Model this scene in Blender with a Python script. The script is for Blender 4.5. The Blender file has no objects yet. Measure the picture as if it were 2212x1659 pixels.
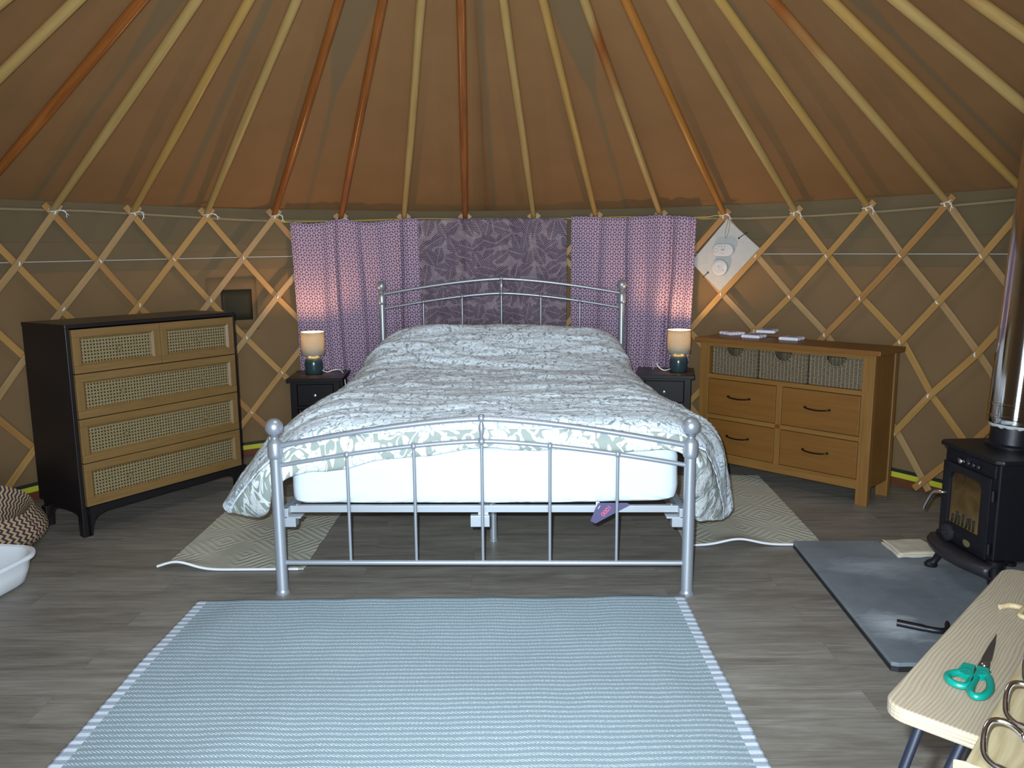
import bpy, bmesh, math, random
from mathutils import Vector, Matrix, noise
from math import sin, cos, pi, radians as rad, atan2, hypot
random.seed(7)
C = bpy.context.scene.collection

# ------------------------------------------------------------------ node helper
class NT:
    def __init__(s, name):
        s.m = bpy.data.materials.new(name); s.m.use_nodes = True
        s.t = s.m.node_tree; s.t.nodes.clear()
        s.out = s.t.nodes.new('ShaderNodeOutputMaterial')
        s.b = s.t.nodes.new('ShaderNodeBsdfPrincipled')
        s.t.links.new(s.b.outputs[0], s.out.inputs[0])
    def put(s, sock, v):
        if hasattr(v, 'is_output') or isinstance(v, bpy.types.NodeSocket): s.t.links.new(v, sock)
        else:
            if isinstance(v, (tuple, list)) and len(v) == 3 and sock.type == 'RGBA': v = (*v, 1)
            sock.default_value = v
    def n(s, typ, ins=None, **kw):
        nd = s.t.nodes.new(typ)
        for k, v in kw.items(): setattr(nd, k, v)
        for k, v in (ins or {}).items(): s.put(nd.inputs[k], v)
        return nd
    def math(s, op, a, b=0.0, c=0.0, clamp=False):
        nd = s.n('ShaderNodeMath', {0: a, 1: b}, operation=op, use_clamp=clamp)
        if op in ('WRAP', 'PINGPONG', 'MULTIPLY_ADD', 'SMOOTH_MIN', 'SMOOTH_MAX', 'COMPARE'): s.put(nd.inputs[2], c)
        return nd.outputs[0]
    def add(s, a, b): return s.math('ADD', a, b)
    def sub(s, a, b): return s.math('SUBTRACT', a, b)
    def mul(s, a, b): return s.math('MULTIPLY', a, b)
    def abs(s, a): return s.math('ABSOLUTE', a)
    def lt(s, a, b): return s.math('LESS_THAN', a, b)
    def gt(s, a, b): return s.math('GREATER_THAN', a, b)
    def vm(s, op, a, b=(0, 0, 0), sc=None):
        nd = s.n('ShaderNodeVectorMath', {0: a, 1: b}, operation=op)
        if sc is not None: s.put(nd.inputs[3], sc)
        return nd.outputs[0]
    def sep(s, v):
        nd = s.n('ShaderNodeSeparateXYZ', {0: v}); return nd.outputs[0], nd.outputs[1], nd.outputs[2]
    def com(s, x, y, z=0.0): return s.n('ShaderNodeCombineXYZ', {0: x, 1: y, 2: z}).outputs[0]
    def uv(s): return s.n('ShaderNodeTexCoord').outputs['UV']
    def obj(s): return s.n('ShaderNodeTexCoord').outputs['Object']
    def noise(s, vec, scale, detail=3, rough=.5, dist=0.0):
        return s.n('ShaderNodeTexNoise', {'Vector': vec, 'Scale': scale, 'Detail': detail, 'Roughness': rough, 'Distortion': dist}).outputs['Fac']
    def mix(s, f, a, b, mode='MIX'):
        nd = s.n('ShaderNodeMix', data_type='RGBA', blend_type=mode)
        s.put(nd.inputs[0], f); s.put(nd.inputs[6], a); s.put(nd.inputs[7], b); return nd.outputs[2]
    def ramp(s, f, stops):
        nd = s.n('ShaderNodeValToRGB', {0: f}); e = nd.color_ramp.elements
        while len(e) < len(stops): e.new(.5)
        for i, (p, c) in enumerate(stops):
            e[i].position = p; e[i].color = (*c, 1) if len(c) == 3 else c
        return nd.outputs[0]
    def remap(s, f, a, b, c=0., d=1.):
        return s.n('ShaderNodeMapRange', {0: f, 1: a, 2: b, 3: c, 4: d}).outputs[0]
    def bump(s, h, st=.3, dist=.01):
        nd = s.n('ShaderNodeBump', {'Height': h, 'Strength': st, 'Distance': dist}); s.put(s.b.inputs['Normal'], nd.outputs[0])
    def set(s, col=None, rough=None, metal=None, spec=None, **kw):
        if col is not None: s.put(s.b.inputs['Base Color'], col)
        if rough is not None: s.put(s.b.inputs['Roughness'], rough)
        if metal is not None: s.put(s.b.inputs['Metallic'], metal)
        if spec is not None: s.put(s.b.inputs['Specular IOR Level'], spec)
        for k, v in kw.items(): s.put(s.b.inputs[k.replace('_', ' ')], v)
        return s.m

def plain(name, col, rough=.6, metal=0., spec=.5, var=0.06, nscale=30, bump=0):
    t = NT(name); f = t.noise(t.obj(), nscale, 3)
    c = t.mix(f, tuple(x * (1 - var) for x in col), tuple(min(1, x * (1 + var)) for x in col))
    if bump: t.bump(f, bump, .003)
    return t.set(c, rough, metal, spec)

def wood(name, c1, c2, vec='uv', stretch=(2.2, 30, 30), rough=.5, spec=.4, streak=.5, big=None):
    t = NT(name); v = t.uv() if vec == 'uv' else t.obj()
    v = t.vm('MULTIPLY', v, stretch)
    w = t.noise(v, 1.0, 4, .6, .8)
    fine = t.noise(t.vm('MULTIPLY', v, (1.5, 5, 5)), 1.0, 3, .6)
    f = t.math('MULTIPLY_ADD', fine, streak, t.mul(w, 1 - streak * .5)); f = t.remap(f, .35, .95)
    col = t.mix(f, c1, c2)
    if big:
        g = t.noise(t.vm('MULTIPLY', v, (.5, .08, .08)), 1.0, 2); g = t.remap(g, .5, .62)
        col = t.mix(g, col, big)
    t.bump(fine, .12, .002)
    return t.set(col, rough, 0, spec)

# ------------------------------------------------------------------ mesh helper
class MB:
    def __init__(s): s.bm = bmesh.new(); s.uvl = s.bm.loops.layers.uv.new('UVMap')
    def _uvbox(s, faces, M=None, ax=0):
        # ax = the axis the grain runs along
        inv = M.inverted() if M else Matrix()
        R3 = inv.to_3x3()
        for f in faces:
            nn = (R3 @ f.normal); k = max(range(3), key=lambda i: abs(nn[i]))
            o = [i for i in range(3) if i != k]
            if ax in o: o = [ax] + [i for i in o if i != ax]
            for l in f.loops:
                p = inv @ l.vert.co; l[s.uvl].uv = (p[o[0]], p[o[1]] + k * .37)
    def box(s, c, d, M=None, ax=None):
        if ax is None: ax = max(range(3), key=lambda i: d[i])
        r = bmesh.ops.create_cube(s.bm, size=1.0)
        vs = r['verts']
        for v in vs: v.co = Vector((v.co.x * d[0] + c[0], v.co.y * d[1] + c[1], v.co.z * d[2] + c[2]))
        fs = list({f for v in vs for f in v.link_faces})
        for f in fs: f.normal_update()
        s._uvbox(fs, None, ax)
        if M: bmesh.ops.transform(s.bm, matrix=M, verts=vs)
        return vs
    def rings(s, rings, cap=True, closed=True, uscale=1., smooth=True):
        """list of rings (lists of points), skinned."""
        R = [[s.bm.verts.new(p) for p in r] for r in rings]
        n = len(R[0]); acc = 0.
        per = max(sum((r[a].co - r[(a + 1) % n].co).length for a in range(n)) for r in R)
        for i in range(len(R) - 1):
            L = (R[i + 1][0].co - R[i][0].co).length
            for j in range(n if closed else n - 1):
                k = (j + 1) % n
                try: f = s.bm.faces.new((R[i][j], R[i][k], R[i + 1][k], R[i + 1][j]))
                except ValueError: continue
                f.smooth = smooth
                for l, (u, v) in zip(f.loops, ((acc, j), (acc, j + 1), (acc + L, j + 1), (acc + L, j))):
                    l[s.uvl].uv = (u * uscale, v / n * per)
            acc += L
        if cap and closed:
            for r, fl in ((R[0], True), (R[-1], False)):
                if (r[0].co - r[1].co).length > 1e-6:
                    try:
                        f = s.bm.faces.new(list(reversed(r)) if fl else r)
                        for l in f.loops: l[s.uvl].uv = (l.vert.co.x, l.vert.co.y)
                    except ValueError: pass
        return R
    def tube(s, path, r, seg=10, cap=True):
        path = [Vector(p) for p in path]; rs = r if isinstance(r, (list, tuple)) else [r] * len(path)
        rings = []; up = None
        for i, p in enumerate(path):
            d = (path[min(i + 1, len(path) - 1)] - path[max(i - 1, 0)]).normalized()
            if up is None:
                up = Vector((0, 0, 1)) if abs(d.z) < .9 else Vector((1, 0, 0))
            a = d.cross(up).normalized(); b = a.cross(d).normalized(); up = b
            rings.append([p + a * cos(2 * pi * k / seg) * rs[i] + b * sin(2 * pi * k / seg) * rs[i] for k in range(seg)])
        s.rings(rings, cap)
    def lathe(s, prof, seg=24, c=(0, 0, 0), M=None, cap=True):
        c = Vector(c)
        rings = [[c + Vector((r * cos(2 * pi * k / seg), r * sin(2 * pi * k / seg), z)) for k in range(seg)] for r, z in prof]
        if M: rings = [[M @ p for p in r] for r in rings]
        s.rings(rings, cap)
    def sphere(s, c, r, seg=16, sq=(1, 1, 1)):
        n = seg // 2
        prof = [(max(1e-4, r * sin(pi * i / n)), -r * cos(pi * i / n)) for i in range(n + 1)]
        c = Vector(c)
        s.rings([[c + Vector((a * cos(2 * pi * k / seg) * sq[0], a * sin(2 * pi * k / seg) * sq[1], z * sq[2])) for k in range(seg)] for a, z in prof])
    def prism(s, poly, h, M=None, smooth=False):
        """poly in xy, extruded 0..h in z, then M"""
        M = M or Matrix()
        lo = [s.bm.verts.new(M @ Vector((x, y, 0))) for x, y in poly]; hi = [s.bm.verts.new(M @ Vector((x, y, h))) for x, y in poly]
        n = len(poly); acc = 0
        fs = [(s.bm.faces.new(list(reversed(lo))), [poly[i] for i in reversed(range(n))]), (s.bm.faces.new(hi), poly)]
        for f, uvs in fs:
            for l, u in zip(f.loops, uvs): l[s.uvl].uv = u
        for i in range(n):
            j = (i + 1) % n; L = hypot(poly[j][0] - poly[i][0], poly[j][1] - poly[i][1])
            f = s.bm.faces.new((lo[i], lo[j], hi[j], hi[i])); f.smooth = smooth
            for l, u in zip(f.loops, ((acc, 0), (acc + L, 0), (acc + L, h), (acc, h))): l[s.uvl].uv = u
            acc += L
    def grid(s, P, uv=None, smooth=True, flip=False):
        """P[i][j] points"""
        V = [[s.bm.verts.new(p) for p in r] for r in P]
        for i in range(len(P) - 1):
            for j in range(len(P[0]) - 1):
                q = [(i, j), (i + 1, j), (i + 1, j + 1), (i, j + 1)]
                if flip: q.reverse()
                f = s.bm.faces.new([V[a][b] for a, b in q]); f.smooth = smooth
                if uv:
                    for l, (a, b) in zip(f.loops, q): l[s.uvl].uv = uv[a][b]
        return V
    def ribbon(s, pts, nrm, w, th):
        """flat bar swept on pts; nrm = thickness direction per point"""
        rings = []
        for i, p in enumerate(pts):
            d = (Vector(pts[min(i + 1, len(pts) - 1)]) - Vector(pts[max(i - 1, 0)])).normalized()
            n = Vector(nrm[i]); a = d.cross(n).normalized(); n = a.cross(d).normalized(); p = Vector(p)
            rings.append([p + a * x * w / 2 + n * y * th / 2 for x, y in ((-1, -1), (1, -1), (1, 1), (-1, 1))])
        s.rings(rings, smooth=False)

def fin(name, mb, mat, parent=None, loc=None, bevel=0, seg=2, solid=0, sub=0, shift=True, kind=None):
    me = bpy.data.meshes.new(name)
    bmesh.ops.recalc_face_normals(mb.bm, faces=mb.bm.faces) if solid == 0 else None
    if loc is not None and shift: bmesh.ops.translate(mb.bm, verts=mb.bm.verts, vec=-Vector(loc))
    for e in mb.bm.edges:
        if len(e.link_faces) == 2 and e.calc_face_angle(0) > rad(38): e.smooth = False
    mb.bm.to_mesh(me); mb.bm.free()
    o = bpy.data.objects.new(name, me); C.objects.link(o)
    for m in (mat if isinstance(mat, (list, tuple)) else [mat]): me.materials.append(m)
    if loc is not None: o.location = loc
    if parent: o.parent = parent
    if solid:
        md = o.modifiers.new('s', 'SOLIDIFY'); md.thickness = solid; md.offset = -1
    if bevel:
        md = o.modifiers.new('b', 'BEVEL'); md.width = bevel; md.segments = seg; md.limit_method = 'ANGLE'; md.angle_limit = rad(40)
    if sub:
        md = o.modifiers.new('u', 'SUBSURF'); md.levels = sub; md.render_levels = sub
    if kind: o['kind'] = kind
    return o

def thing(name, label, cat, loc=(0, 0, 0), rz=0, group=None, rx=0):
    o = bpy.data.objects.new(name, None); C.objects.link(o); o.empty_display_size = .1
    o.location = loc; o.rotation_euler = (rx, 0, rz)
    return tag(o, label, cat, group)
def tag(o, label, cat, group=None):
    o['label'] = label; o['category'] = cat
    if group: o['group'] = group
    return o
def copytree(o, parent=None):
    c = o.copy(); C.objects.link(c); c.parent = parent
    for ch in [x for x in C.objects if x.parent == o]: copytree(ch, c)
    return c

def frange(a, b, n): return [a + (b - a) * i / (n - 1) for i in range(n)]
def cr(p, t):  # catmull-rom over list of tuples, t in 0..len-1
    n = len(p); i = min(int(t), n - 2); f = t - i
    a, b, c, d = p[max(i - 1, 0)], p[i], p[i + 1], p[min(i + 2, n - 1)]
    return tuple(.5 * ((2 * b[k]) + (-a[k] + c[k]) * f + (2 * a[k] - 5 * b[k] + 4 * c[k] - d[k]) * f * f + (-a[k] + 3 * b[k] - 3 * c[k] + d[k]) * f ** 3) for k in range(len(b)))
def smoothpath(p, n): return [cr(p, (len(p) - 1) * i / (n - 1)) for i in range(n)]
SKY = .8; DOOR_W = 75; CROWN_W = 22; FLASH_W = 560; EXPO = 0.0
# ------------------------------------------------------------------ materials
YC = Vector((-.17, 2.85, 0)); YR = 2.782     # yurt centre, lattice radius
M = {}
M['pale'] = wood('pole_pale', (.31, .195, .064), (.44, .30, .115), rough=.38, streak=.35)
M['honey'] = wood('pole_honey', (.32, .180, .046), (.44, .275, .090), rough=.32, streak=.4)
M['amber'] = wood('pole_amber', (.28, .095, .014), (.42, .19, .045), rough=.3, streak=.5)
M['red'] = wood('pole_redbrown', (.15, .038, .008), (.36, .130, .030), rough=.26, streak=.5)
M['two'] = wood('pole_two_tone', (.31, .19, .062), (.43, .285, .105), rough=.35, big=(.24, .07, .015))
M['lath1'] = wood('lath_pale', (.28, .170, .072), (.42, .27, .125), rough=.5, streak=.6)
M['lath2'] = wood('lath_honey', (.32, .165, .048), (.44, .255, .085), rough=.5, streak=.6)
M['lath3'] = wood('lath_tan', (.29, .135, .040), (.40, .21, .070), rough=.5, streak=.6)

def canvas(name, base, seam_shade=True, alt=None):
    t = NT(name); o = t.obj(); x, y, z = t.sep(o)
    n = t.noise(o, 3.0, 3); fine = t.noise(o, 90, 2)
    col = t.mix(t.remap(n, .3, .7), tuple(c * .93 for c in base), tuple(c * 1.05 for c in base))
    if seam_shade:
        # double-layer cloth's daylight silhouette painted in: radial seam lines, gores widening towards the crown
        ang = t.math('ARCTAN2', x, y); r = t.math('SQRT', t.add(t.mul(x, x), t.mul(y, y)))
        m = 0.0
        for a0, wdt, gore_shade in ((-1.0, .008, .25), (-.72, .012, 0), (-.432, .008, .45), (.02, .008, 0), (.343, .008, .45), (.88, .008, 0), (1.22, .01, .3)):
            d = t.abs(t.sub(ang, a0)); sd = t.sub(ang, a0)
            w = t.add(t.math('DIVIDE', wdt * 1.9, r), t.mul(t.math('MAXIMUM', t.sub(1.9, r), 0.0), .11 * gore_shade / .42)) if gore_shade else t.math('DIVIDE', wdt * 1.9, r)
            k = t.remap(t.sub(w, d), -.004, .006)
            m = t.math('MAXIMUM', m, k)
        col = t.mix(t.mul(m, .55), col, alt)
    t.bump(fine, .08, .002)
    return t.set(col, .85, 0, .15)
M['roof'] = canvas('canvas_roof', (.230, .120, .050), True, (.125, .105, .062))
M['wall'] = canvas('canvas_wall', (.190, .118, .058), False)
M['band'] = canvas('canvas_band', (.138, .101, .056), False)
M['band2'] = canvas('canvas_flap', (.152, .106, .058), False)

def floor_mat():
    t = NT('floor_vinyl_planks'); o = t.obj(); x, y, z = t.sep(o)
    br = t.n('ShaderNodeTexBrick', {'Vector': t.com(x, y, 0), 'Color1': (.0, .0, .0, 1), 'Color2': (1, 1, 1, 1), 'Mortar': (.5, .5, .5, 1), 'Scale': 1.0,
         'Mortar Size': .0012, 'Mortar Smooth': .1, 'Bias': 0., 'Brick Width': 1.22, 'Row Height': .152}, offset=.37, offset_frequency=2)
    tone = t.sep(br.outputs['Color'])[0]
    off = t.mul(tone, 7.3)
    v = t.com(t.add(t.mul(x, 1.6), off), t.add(t.mul(y, 16.), off), off)
    g1 = t.noise(v, 1.0, 5, .62, 1.2)
    g2 = t.noise(t.com(t.add(t.mul(x, 7.), off), t.mul(y, 120.), off), 1.0, 4, .7, .5)
    g3 = t.noise(t.com(t.mul(x, 1.2), t.mul(y, 5.), off), 1.0, 3, .6, 2.5)
    f = t.add(t.mul(g1, .42), t.add(t.mul(g2, .38), t.mul(g3, .25)))
    col = t.ramp(t.remap(f, .36, .70), [(0, (.068, .061, .052)), (.3, (.145, .132, .114)), (.62, (.235, .22, .194)), (1, (.37, .352, .318))])
    col = t.mix(.38, col, t.mix(tone, (.155, .138, .117), (.225, .205, .178)))
    col = t.mix(t.mul(br.outputs['Fac'], .25), col, (.035, .03, .024))
    t.bump(t.sub(f, t.mul(br.outputs['Fac'], .6)), .10, .003)
    return t.set(col, t.remap(g1, .3, .7, .36, .52), 0, .4)
M['floor'] = floor_mat()

M['silver'] = plain('bed_silver', (.36, .39, .44), .36, .6, .5, .03, 200)
M['silver2'] = plain('bed_rail_silver', (.38, .41, .45), .45, .5, .5, .03, 200)
M['slat'] = wood('bed_slat', (.5, .36, .22), (.62, .48, .32))

def sheet():
    t = NT('mattress_sheet'); o = t.obj(); x, y, z = t.sep(o)
    n = t.noise(t.com(t.mul(x, 1.6), t.mul(y, 2.), t.add(t.mul(z, 22.), t.mul(t.abs(x), 7.))), 1.0, 3, .5, .6)
    n = t.mul(n, t.remap(z, .08, -.08, .0, 1.))
    t.bump(n, 1., .035)
    return t.set((.56, .62, .675), .8, 0, .2)
M['sheet'] = sheet()

def cellpat(t, uv, scale, seedoff=0.):
    """nearest motif centre: local rotated coordinates in metres + random value"""
    vo = t.n('ShaderNodeTexVoronoi', {'Vector': t.vm('ADD', uv, (seedoff, seedoff * .7, 0)), 'Scale': scale, 'Randomness': .55}, voronoi_dimensions='2D', feature='F1')
    pos = vo.outputs['Position']; rnd = t.sep(vo.outputs['Color'])[0]
    d = t.vm('SUBTRACT', t.vm('ADD', uv, (seedoff, seedoff * .7, 0)), pos)
    x, y, _ = t.sep(d)
    return x, y, rnd
def rot(t, x, y, a):
    c, s = t.math('COSINE', a), t.math('SINE', a)
    return t.sub(t.mul(x, c), t.mul(y, s)), t.add(t.mul(x, s), t.mul(y, c))

def floral(name, ground, line, leaf, bloom, lw=.0019, reverse=False):
    t = NT(name); uv = t.uv()
    wob = t.noise(uv, 22, 2); wob2 = t.noise(t.vm('ADD', uv, (3.1, 1.7, 0)), 22, 2)
    u2 = t.vm('ADD', uv, t.com(t.mul(t.sub(wob, .5), .018), t.mul(t.sub(wob2, .5), .018)))
    # large blooms
    x, y, rnd = cellpat(t, u2, 5.6)
    a = t.math('ARCTAN2', y, x); r = t.math('SQRT', t.add(t.mul(x, x), t.mul(y, y)))
    pet = t.abs(t.math('SINE', t.add(t.mul(a, 3.5), t.mul(rnd, 6.))))
    R1 = t.add(.040, t.mul(pet, .022)); R2 = t.add(.018, t.mul(pet, .012))
    edge1 = t.lt(t.abs(t.sub(r, R1)), lw); edge2 = t.lt(t.abs(t.sub(r, R2)), lw)
    ray = t.mul(t.mul(t.lt(t.abs(t.math('SINE', t.mul(a, 11.))), .22), t.lt(r, R1)), t.gt(r, t.mul(R2, 1.1)))
    inb = t.lt(r, R1); core = t.lt(r, R2)
    # leaf sprigs
    x2, y2, r2 = cellpat(t, u2, 14., 5.3)
    x2, y2 = rot(t, x2, y2, t.mul(r2, 6.28))
    lf = t.lt(t.add(t.math('POWER', t.mul(t.abs(x2), 52.), 1.5), t.math('POWER', t.mul(t.abs(y2), 150.), 1.6)), 1.)
    x3, y3, r3 = cellpat(t, u2, 21., 9.1)
    x3, y3 = rot(t, x3, y3, t.mul(r3, 6.28))
    lf2 = t.lt(t.add(t.math('POWER', t.mul(t.abs(x3), 72.), 1.5), t.math('POWER', t.mul(t.abs(y3), 210.), 1.6)), 1.)
    # curling stems
    st = t.noise(uv, 9.5, 1, .4, .6); stem = t.lt(t.abs(t.sub(t.math('FRACT', t.mul(st, 6.)), .5)), .045)
    st2 = t.noise(t.vm('ADD', uv, (7., 2., 0)), 16, 1, .4, .9); stem2 = t.lt(t.abs(t.sub(t.math('FRACT', t.mul(st2, 5.)), .5)), .06)
    nb = t.sub(1.0, inb)
    if not reverse:
        col = t.mix(t.mul(core, .28), ground, leaf)
        col = t.mix(t.mul(t.mul(t.math('MAXIMUM', stem, stem2), nb), .75), col, line)
        col = t.mix(t.mul(t.math('MAXIMUM', lf, lf2), nb), col, t.mix(r3, leaf, line))
        col = t.mix(t.mul(t.math('MAXIMUM', t.math('MAXIMUM', edge1, edge2), t.mul(ray, .5)), .85), col, line)
    else:
        lf3 = t.lt(t.add(t.math('POWER', t.mul(t.abs(x2), 42.), 1.5), t.math('POWER', t.mul(t.abs(y2), 95.), 1.5)), 1.)
        lf4 = t.lt(t.add(t.math('POWER', t.mul(t.abs(x3), 60.), 1.5), t.math('POWER', t.mul(t.abs(y3), 150.), 1.5)), 1.)
        stm = t.lt(t.abs(t.sub(t.math('FRACT', t.mul(st, 6.)), .5)), .11)
        m = t.math('MAXIMUM', t.math('MAXIMUM', lf3, lf4), t.math('MAXIMUM', stm, inb))
        col = t.mix(m, ground, bloom)
        col = t.mix(t.mul(t.math('MAXIMUM', t.math('MAXIMUM', edge1, edge2), ray), .7), col, ground)
    wv = t.vm('ADD', uv, t.com(t.mul(t.sub(t.noise(uv, 2.5, 1), .5), .3), t.mul(t.sub(t.noise(uv, 3.1, 1), .5), .12)))
    c1 = t.noise(t.vm('MULTIPLY', wv, (3.2, 17, 1)), 1., 2, .55); c1 = t.math('POWER', t.remap(t.abs(t.sub(c1, .5)), .0, .12, 1., 0.), 1.6)
    t.bump(c1, .20, .008)
    return t.set(col, .85, 0, .15)
M['duvet'] = floral('duvet_white_floral', (.80, .90, 1.0), (.27, .33, .37), (.43, .52, .54), (.8, .8, .8))
M['duvet_rev'] = floral('duvet_sage_floral', (.29, .33, .308), (.23, .27, .255), (.5, .5, .5), (.68, .73, .76), reverse=True)

def lilac():
    t = NT('curtain_lilac_petals'); uv = t.uv(); x, y, _ = t.sep(uv); a = .037; h = a * math.sqrt(3)
    best = None
    for th in (0, 60, 120):
        c, s = cos(rad(th)), sin(rad(th))
        X = t.add(t.mul(x, c), t.mul(y, s)); Y = t.sub(t.mul(y, c), t.mul(x, s))
        for ox, oy in ((a / 2, 0.), (0., h / 2)):
            dx = t.abs(t.math('WRAP', t.sub(X, ox), a / 2, -a / 2)); dy = t.abs(t.math('WRAP', t.sub(Y, oy), h / 2, -h / 2))
            v = t.add(t.math('POWER', t.mul(dx, 1 / (.36 * a)), 1.25), t.math('POWER', t.mul(dy, 1 / (.165 * a)), 1.25))
            best = v if best is None else t.math('MINIMUM', best, v)
    f = t.remap(best, .8, 1.2)
    col = t.mix(f, (.165, .095, .165), (.53, .415, .53))
    t.bump(t.noise(t.vm('MULTIPLY', uv, (200, 400, 1)), 1., 2), .1, .001)
    m = t.set(col, .8, 0, .1)
    tr = t.n('ShaderNodeBsdfTranslucent', {'Color': col}); mx = t.n('ShaderNodeMixShader', {0: .12})
    t.t.links.new(t.b.outputs[0], mx.inputs[1]); t.t.links.new(tr.outputs[0], mx.inputs[2]); t.t.links.new(mx.outputs[0], t.out.inputs[0])
    return m
M['lilac'] = lilac()
def palm():
    t = NT('curtain_palm_fronds'); uv = t.uv()
    def layer(sc, so, f):
        x, y, rnd = cellpat(t, uv, sc, so)
        a = t.mul(t.math('FLOOR', t.mul(rnd, 7.99)), .785)
        X, Y = rot(t, x, y, t.add(a, .25))
        ph = t.mul(t.add(Y, t.mul(t.abs(X), .62)), f)
        sl = t.lt(t.math('FRACT', ph), .46)
        body = t.mul(t.gt(t.abs(X), .0035), t.lt(t.abs(X), t.sub(.048, t.mul(t.abs(Y), .45))))
        return t.mul(sl, body)
    m = t.math('MAXIMUM', layer(10.5, 0., 75.), t.mul(layer(12., 4.4, 85.), .5))
    bl = t.noise(uv, 6, 2)
    ground = t.mix(t.remap(bl, .35, .65), (.235, .180, .215), (.31, .25, .275))
    col = t.mix(t.mul(m, .9), ground, (.034, .017, .050))
    return t.set(col, .8, 0, .1)
M['palm'] = palm()

def bluerug():
    t = NT('rug_blue_stripe_weave'); uv = t.uv(); x, y, _ = t.sep(uv)
    n = t.noise(t.com(t.mul(x, 6), t.mul(y, 6)), 1., 2); yy = t.add(y, t.mul(n, .004))
    P = .0245
    ph = t.math('FRACT', t.mul(yy, 1 / P))
    bandm = t.remap(t.abs(t.sub(ph, .5)), .16, .30, 1., 0.)
    dash = t.math('SINE', t.mul(t.add(x, t.mul(y, 1.4)), 2 * pi / .011))
    dash2 = t.math('SINE', t.mul(t.sub(t.mul(x, .8), t.mul(y, 2.6)), 2 * pi / .013))
    sp = t.noise(t.vm('MULTIPLY', uv, (160, 240, 1)), 1., 2, .6)
    wv = t.add(t.add(.46, t.mul(dash, .30)), t.add(t.mul(dash2, .14), t.mul(t.sub(sp, .5), 1.7)))
    white = t.mul(bandm, t.remap(wv, .35, .75))
    base = t.mix(t.remap(t.math('SINE', t.mul(t.add(x, t.mul(y, 2.)), 2 * pi / .008)), -1., 1.), (.185, .245, .285), (.24, .305, .345))
    col = t.mix(white, base, (.56, .64, .70))
    ed = t.gt(t.abs(x), .896)
    lad = t.remap(t.abs(t.sub(t.math('FRACT', t.mul(yy, 1 / .034)), .5)), .15, .3, 1., .0)
    col = t.mix(ed, col, t.mix(lad, (.30, .36, .44), (.60, .65, .74)))
    t.bump(t.add(white, t.mul(sp, .5)), .35, .003)
    return t.set(col, .9, 0, .1)
M['bluerug'] = bluerug()
def beigerug():
    t = NT('rug_beige_diamond_relief'); uv = t.uv(); x, y, _ = t.sep(uv)
    px = t.math('PINGPONG', x, .15); py = t.math('PINGPONG', y, .17)
    d = t.add(t.mul(px, 1 / .15), t.mul(py, 1 / .17))
    n = t.noise(uv, 30, 2)
    f = t.remap(t.math('SINE', t.mul(t.add(d, t.mul(n, .12)), 2 * pi * 3.5)), -.6, .6)
    rib = t.remap(t.math('SINE', t.mul(y, 2 * pi / .006)), -1, 1)
    gate = t.remap(t.noise(uv, 5, 1), .38, .5)
    col = t.mix(t.mul(f, t.add(.1, t.mul(gate, .45))), (.43, .42, .35), (.50, .49, .41))
    t.bump(t.add(t.mul(f, gate), t.mul(rib, .12)), .45, .005)
    return t.set(col, .95, 0, .1)
M['beigerug'] = beigerug()
M['hem'] = plain('rug_white_hem', (.62, .64, .68), .9, 0, .1, .1, 200, .3)

M['black'] = plain('black_lacquer', (.009, .0075, .009), .33, 0, .45, .2, 12)
M['blackns'] = plain('nightstand_black_brown', (.006, .0045, .006), .35, 0, .25, .2, 12)
M['oakdr'] = wood('drawer_oak', (.13, .072, .022), (.215, .128, .047), rough=.45, streak=.5)
M['oak2'] = wood('dresser_oak', (.150, .062, .012), (.205, .092, .020), rough=.42, streak=.35)
M['oak2p'] = wood('dresser_oak_post', (.150, .068, .014), (.25, .125, .034), rough=.42, streak=.6)
def rattan():
    t = NT('rattan_cane'); x, y, _ = t.sep(t.uv()); p = .0155
    fx = t.sub(t.math('FRACT', t.mul(x, 1 / p)), .5); fy = t.sub(t.math('FRACT', t.mul(y, 1 / p)), .5)
    r = t.math('SQRT', t.add(t.mul(fx, fx), t.mul(fy, fy)))
    hole = t.remap(r, .23, .30, 1., 0.)
    dg = t.math('SINE', t.mul(t.add(x, y), 2 * pi / p * 2)); n = t.noise(t.uv(), 60, 2)
    col = t.mix(t.remap(t.add(t.mul(dg, .25), n), .2, .9), (.165, .125, .058), (.255, .20, .105))
    col = t.mix(hole, col, (.018, .012, .006))
    t.bump(t.add(t.mul(hole, -1.), t.mul(dg, .1)), .6, .003)
    return t.set(col, .6, 0, .3)
M['rattan'] = rattan()
M['brassknob'] = plain('tan_knob', (.17, .125, .055), .6, .1)
M['bronze'] = plain('dark_bronze_pull', (.035, .022, .014), .3, .7)
def wicker():
    t = NT('basket_seagrass'); x, y, _ = t.sep(t.uv())
    st = t.math('FRACT', t.mul(x, 1 / .021)); stake = t.remap(t.abs(t.sub(st, .5)), .06, .14, 1., 0.)
    row = t.math('SINE', t.mul(y, 2 * pi / .0052)); n = t.noise(t.vm('MULTIPLY', t.uv(), (60, 190, 1)), 1., 3, .7)
    tw = t.math('SINE', t.mul(t.add(y, t.mul(x, 1.5)), 2 * pi / .007))
    col = t.mix(t.remap(t.add(n, t.mul(row, .15)), .3, .7), (.06, .043, .026), (.235, .185, .12))
    col = t.mix(t.mul(stake, t.remap(tw, -1, 1, .45, 1.)), col, (.38, .315, .21))
    t.bump(t.add(t.add(n, t.mul(row, .4)), stake), .8, .004)
    return t.set(col, .75, 0, .2)
M['wicker'] = wicker()
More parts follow.
